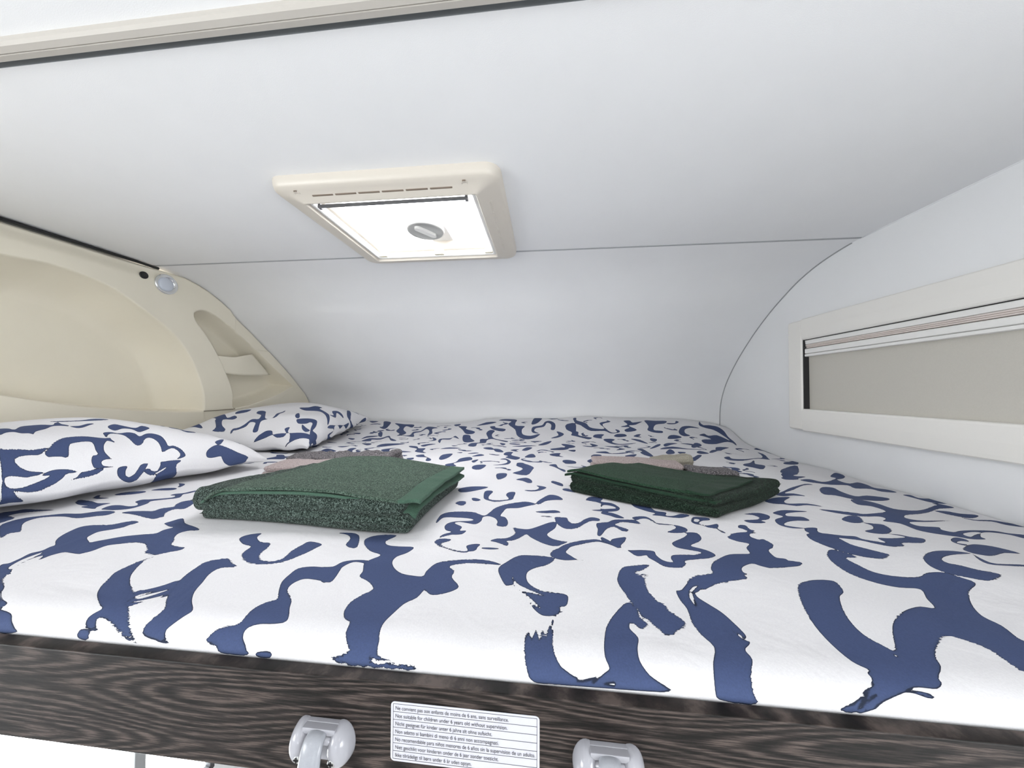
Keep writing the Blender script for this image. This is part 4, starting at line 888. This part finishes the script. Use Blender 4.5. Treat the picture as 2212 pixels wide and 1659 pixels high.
def sheet(FL, FR, BR, BL, hfun, th=.004, nu=70, nv=50, droop=None, seed=0.):
    FL, FR, BR, BL = map(np.array, (FL, FR, BR, BL))
    u = np.linspace(0, 1, nu); v = np.linspace(0, 1, nv); U, Vv = np.meshgrid(u, v, indexing='ij')
    bil = lambda c: (c[0] * (1 - U) + c[1] * U) * (1 - Vv) + (c[3] * (1 - U) + c[2] * U) * Vv
    X = bil([FL[0], FR[0], BR[0], BL[0]]); Y = bil([FL[1], FR[1], BR[1], BL[1]])
    Y = Y + .003 * np.sin(U * 6 + seed) * (1 - Vv)
    Z = hfun(U, Vv) + bed_h(X, Y)
    n2 = np.array([mnoise.noise(Vector((x * 22, y * 40, seed + 5))) for x, y in zip(X.ravel(), Y.ravel())]).reshape(X.shape)
    Z = Z + n2 * .0016
    n = X.size
    V = np.concatenate([np.c_[X.ravel(), Y.ravel(), Z.ravel()], np.c_[X.ravel(), Y.ravel(), (Z - th).ravel()]])
    F = gridf(nu, nv) + [tuple(i + n for i in f)[::-1] for f in gridf(nu, nv)]
    per = [i * nv for i in range(nu)] + [(nu - 1) * nv + j for j in range(1, nv)] + [i * nv + nv - 1 for i in range(nu - 2, -1, -1)] + [j for j in range(nv - 2, 0, -1)]
    F += [(per[k], per[(k + 1) % len(per)], per[(k + 1) % len(per)] + n, per[k] + n) for k in range(len(per))]
    return V, F
def part(name, vf, m, p, smooth=True):
    return fixn(mesh(name, vf[0], vf[1], m, p, smooth))
def bl4(c, U, V): return (c[0] * (1 - U) + c[1] * U) * (1 - V) + (c[3] * (1 - U) + c[2] * U) * V

# left towel
t = root('bath_towel', (-.35, .54, -.2), 'dark green folded towel lying nearer the patterned pillows', 'towel', 'dark green folded bath towels')
FL, FR, BR, BL = (-.532, .436), (-.184, .427), (-.176, .655), (-.512, .668)
part('lower_fold', slab((FL[0] + .012, FL[1] + .004), FR, BR, BL, (.000, .001, .001, .001), (.020, .026, .022, .020), rough=.0018, seed=1., edge=.42), M_terry, t)
part('upper_fold', slab((FL[0] - .004, FL[1] + .002), (FR[0] - .012, FR[1] + .006), (BR[0] + .002, BR[1]), BL, (.012, .022, .018, .016), (.048, .045, .040, .038), rough=.0022, seed=2., edge=.40, bulge=.003), M_terry, t)
hf = lambda U, V: bl4((.049, .0455, .044, .043), U, V) + .012 * np.sin(np.pi * U ** .9) * (.7 + .3 * V) - .012 * np.clip(1 - U / .12, 0, 1) ** 2
part('inner_layer', sheet((-.512, .434), (-.180, .437), (-.163, .648), (-.500, .668), lambda U, V: hf(U, V) - .0065 - .010 * np.clip((U - .9) / .1, 0, 1) - .006 * np.clip((.06 - V) / .06, 0, 1) * sm(.72, .98, U), seed=3.), M_hem, t)
part('top_layer', sheet((-.500, .431), (-.205, .437), (-.192, .655), (-.497, .668), hf, seed=4.), M_flap, t)
part('hem_band', sheet((-.2055, .4375), (-.172, .437), (-.164, .652), (-.1925, .6555), lambda U, V: bl4((.0463, .0445, .0425, .0443), U, V) + .0005, .0045, 16, 50, seed=4.), M_hem, t)

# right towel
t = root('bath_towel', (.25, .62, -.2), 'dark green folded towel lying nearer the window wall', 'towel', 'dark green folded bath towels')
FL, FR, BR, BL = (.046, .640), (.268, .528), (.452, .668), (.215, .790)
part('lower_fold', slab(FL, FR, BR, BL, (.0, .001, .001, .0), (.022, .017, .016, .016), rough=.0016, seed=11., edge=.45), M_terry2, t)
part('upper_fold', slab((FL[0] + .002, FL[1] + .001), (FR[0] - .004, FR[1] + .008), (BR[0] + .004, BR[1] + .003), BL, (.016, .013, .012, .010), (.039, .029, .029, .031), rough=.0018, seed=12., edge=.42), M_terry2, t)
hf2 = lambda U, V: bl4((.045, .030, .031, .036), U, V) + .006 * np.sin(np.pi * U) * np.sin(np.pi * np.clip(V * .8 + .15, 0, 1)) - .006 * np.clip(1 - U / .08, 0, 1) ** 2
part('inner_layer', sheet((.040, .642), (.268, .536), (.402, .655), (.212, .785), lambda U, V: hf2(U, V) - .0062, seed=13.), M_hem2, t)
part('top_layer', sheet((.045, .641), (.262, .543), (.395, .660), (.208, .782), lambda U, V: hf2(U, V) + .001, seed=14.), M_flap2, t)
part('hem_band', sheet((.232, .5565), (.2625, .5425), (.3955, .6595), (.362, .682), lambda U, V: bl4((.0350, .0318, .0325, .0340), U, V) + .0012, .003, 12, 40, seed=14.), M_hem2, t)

# small cloths behind
def cloth(label, m, args, seed, group='small folded cloths behind the green towels', layers=2):
    FL, FR, BR, BL, h0, h1 = args
    r = root('washcloth', ((FL[0] + BR[0]) / 2, (FL[1] + BR[1]) / 2, -.2), label, 'washcloth', group)
    k = layers
    for i in range(k):
        z0 = [q * i / k + .0005 for q in h0]; z1 = [q * (i + 1) / k for q in h0]
        part('fold', slab((FL[0] + .003 * i, FL[1] + .002 * i), (FR[0] - .004 * i, FR[1] + .002 * i), (BR[0] - .004 * i, BR[1]), (BL[0] + .003 * i, BL[1]), z0, z1, 60, 36, rough=h1, seed=seed + i * 3, edge=.48), m, r)
cloth('rose-beige folded cloth sticking out left behind the left green towel', M_rose, ((-.660, .690), (-.44, .684), (-.44, .755), (-.652, .765), (.0255, .030, .030, .027), .0012), 21.)
cloth('grey crumpled cloth showing above the top edge of the left green towel', M_greyt, ((-.690, .790), (-.392, .775), (-.385, .855), (-.675, .875), (.024, .034, .036, .026), .0055), 24.)
cloth('rose-beige folded cloth behind the right green towel', M_rose, ((.118, .800), (.335, .800), (.345, .870), (.120, .868), (.029, .028, .028, .028), .0010), 27.)
cloth('charcoal end of a cloth right of the rose-beige one', M_greyt, ((.341, .792), (.448, .787), (.452, .845), (.345, .855), (.0245, .020, .018, .022), .0016), 30., layers=1)
cloth('sand-coloured cloth peeking up behind the right green towel', M_sand, ((.285, .890), (.392, .885), (.392, .940), (.29, .950), (.016, .043, .034, .018), .0025), 33., layers=1)

# ================================================================== BRACKETS on the rail
def lobe(cx, cz, rx, rz, ry, n=28, m=12):
    L = []
    for j in range(m + 1):
        a = math.pi / 2 * j / m; q = math.cos(a) ** .75 if j < m else .01; y = .2352 - ry * math.sin(a)
        L.append([(cx + rx * q * math.cos(2 * math.pi * k / n), y, cz + rz * q * math.sin(2 * math.pi * k / n)) for k in range(n)])
    return loft(L, True, True, True)
def bracket(cx, cz, label):
    r = root('hinge_bracket', (cx, .235, cz), label, 'bracket', 'grey hinged brackets on the bed rail')
    hb = join(lobe(cx - .0145, cz, .0095, .0150, .0135), lobe(cx + .0155, cz, .0095, .0150, .0135), boxvf(cx - .0145, cx + .0155, .2315, .2352, cz - .0135, cz + .0142), boxvf(cx - .0125, cx + .0135, .2265, .2320, cz + .0095, cz + .0140))
    o = mesh('housing', *hb, M_housing, r, True); fixn(o); bevel(o, .0006, 2, 60)
    path = [(.2290, .0095, .0070), (.2262, .0108, .0074), (.2232, .0100, .0077), (.2205, .0060, .0080), (.2187, .0000, .0083), (.2168, -.010, .0088), (.2145, -.024, .0093), (.2115, -.042, .0098), (.2080, -.062, .0100), (.2010, -.105, .0100)]
    L = []
    for i, (y, z, hw) in enumerate(path):
        y2, z2, _ = path[min(i + 1, len(path) - 1)]; y1, z1, _ = path[max(i - 1, 0)]
        t = Vector((0, y2 - y1, z2 - z1)).normalized(); nn = Vector((0, t.z, -t.y))
        if i < 3 and nn.z < 0 and nn.y > 0: pass
        th = .0030
        for_pts = []
        for sx, sn in ((-1, .35), (-.72, 1), (0, 1.25), (.72, 1), (1, .35), (1, -.7), (-1, -.7)):
            p = Vector((cx + sx * hw, y, cz + z)) + nn * (sn * th)
            for_pts.append(tuple(p))
        L.append(for_pts)
    o = mesh('arm', *loft(L, True, True, True), M_grey, r, True); fixn(o)
    m = o.modifiers.new('s', 'SUBSURF'); m.levels = 1; m.render_levels = 1
    mesh('hinge_pin', *tube([(cx - .012, .2275, cz + .006), (cx + .013, .2275, cz + .006)], .0028, 12), M_housing, r, True)
    for s in (-.0128, .0138):
        sc = mesh('screw', *loft([[(cx + s + q * math.cos(2 * math.pi * k / 16), y, cz - .0045 + q * math.sin(2 * math.pi * k / 16)) for k in range(16)] for q, y in [(.0030, .2240), (.0029, .2222), (.0022, .2216)]], True, False, True), M_screw, r, True)
        BASE[sc.name] = BASE[r.name]
        a, b = .0020, .0005
        mesh('screw_cross', *join(boxvf(cx + s - a, cx + s + a, .2212, .2220, cz - .0045 - b, cz - .0045 + b), boxvf(cx + s - b, cx + s + b, .2212, .2220, cz - .0045 - a, cz - .0045 + a)), M_black, sc)
bracket(-.1665, -.2655, 'grey hinged bracket left of the warning sticker on the rail')
bracket(.0440, -.2600, 'grey hinged bracket right of the warning sticker on the rail')

# ================================================================== WARNING STICKER
SX0, SX1, SZ1, SZ0 = -.1138, -.0030, -.2331, -.2765
st = mesh('warning_sticker', [(x, .2347, z) for x, z in rrect(SX0, SX1, SZ0, SZ1, .0030, 6)] + [(x, .23445, z) for x, z in rrect(SX0, SX1, SZ0, SZ1, .0030, 6)],
          [tuple(range(28)), tuple(range(55, 27, -1))] + [(i, (i + 1) % 28, 28 + (i + 1) % 28, 28 + i) for i in range(28)], M_sticker)
fixn(st); tag(st, 'white multilingual warning sticker on the dark wooden rail', 'sticker')
bx0, bx1, bz1, bz0 = SX0 + .0018, SX1 - .0018, SZ1 - .0016, SZ0 + .0018
lw = .00011; RH = (bz1 - bz0) / 7
lines = [boxvf(bx0, bx1, .2343, .23446, bz1 - i * RH - lw, bz1 - i * RH + lw) for i in range(8)] + [boxvf(x - lw, x + lw, .2343, .23446, bz0, bz1) for x in (bx0, bx1)]
mesh('ruled_lines', *join(*lines), M_ink, st)
TX = [("Ne convient pas aux enfants de moins de 6 ans, sans surveillance.", 1650), ("Not suitable for children under 6 years old without supervision.", 1635),
      ("Nicht geeignet f\u00fcr kinder unter 6 jahre alt ohne aufsicht.", 1445), ("Non adatto ai bambini di meno di 6 anni non accompagnati.", 1530),
      ("No recomendable para ni\u00f1os menores de 6 a\u00f1os sin la supervision de un adulto.", 1972), ("Niet geschikt voor kinderen onder de 6 jaar zonder toezicht.", 1525),
      ("Ikke tilr\u00e5deligt til b\u00f8rn under 6 \u00e5r uden opsyn.", 1190)]
for i, (s, e) in enumerate(TX):
    cu = bpy.data.curves.new('lettering', 'FONT'); cu.body = s; cu.size = 1.0
    tmp = bpy.data.objects.new('tmp', cu); C.objects.link(tmp); bpy.context.view_layer.update()
    me = bpy.data.meshes.new_from_object(tmp); bpy.data.objects.remove(tmp)
    co = np.zeros(len(me.vertices) * 3); me.vertices.foreach_get('co', co); co = co.reshape(-1, 3)
    x0 = SX0 + (212 - 150) * 5.91e-5; x1 = SX0 + (e - 150) * 5.91e-5
    kx = (x1 - x0) / (co[:, 0].max() - co[:, 0].min()); hz = .0040
    P = np.c_[x0 + (co[:, 0] - co[:, 0].min()) * kx, np.full(len(co), .2342), bz1 - (i + .74) * RH + co[:, 1] * hz]
    me2 = P - BASE[st.name]; me.vertices.foreach_set('co', me2.ravel()); me.materials.clear(); me.materials.append(M_ink); me.update()
    o = bpy.data.objects.new('lettering', me); C.objects.link(o); o.parent = st

# ================================================================== fill lamps added unseen behind the viewpoint to brighten the bunk
for i, (x, y) in enumerate(FILL_LAMPS):
    r = root('added_fill_lamp', (x, y, CZ), 'added round white fill lamp, unseen behind the viewpoint', 'lamp', 'added fill lamps behind the viewpoint')
    cyl = lambda q, z: [(x + q * math.cos(2 * math.pi * k / 32), y + q * math.sin(2 * math.pi * k / 32), z) for k in range(32)]
    mesh('housing', *loft([cyl(.15, CZ), cyl(.15, CZ - .02), cyl(.14, CZ - .022)]), M_white, r)
    mesh('diffuser', *loft([cyl(.14, CZ - .021), cyl(.05, CZ - .024)], True, False, True), M_fill_lamp, r)
    a = area('fill_lamp_light', (x, y, CZ - .03), .26, .26, FILL_LAMP_W, (1, .97, .93)); a.data.shape = 'DISK'
    a.parent = r; a.location = (0, 0, -.03)
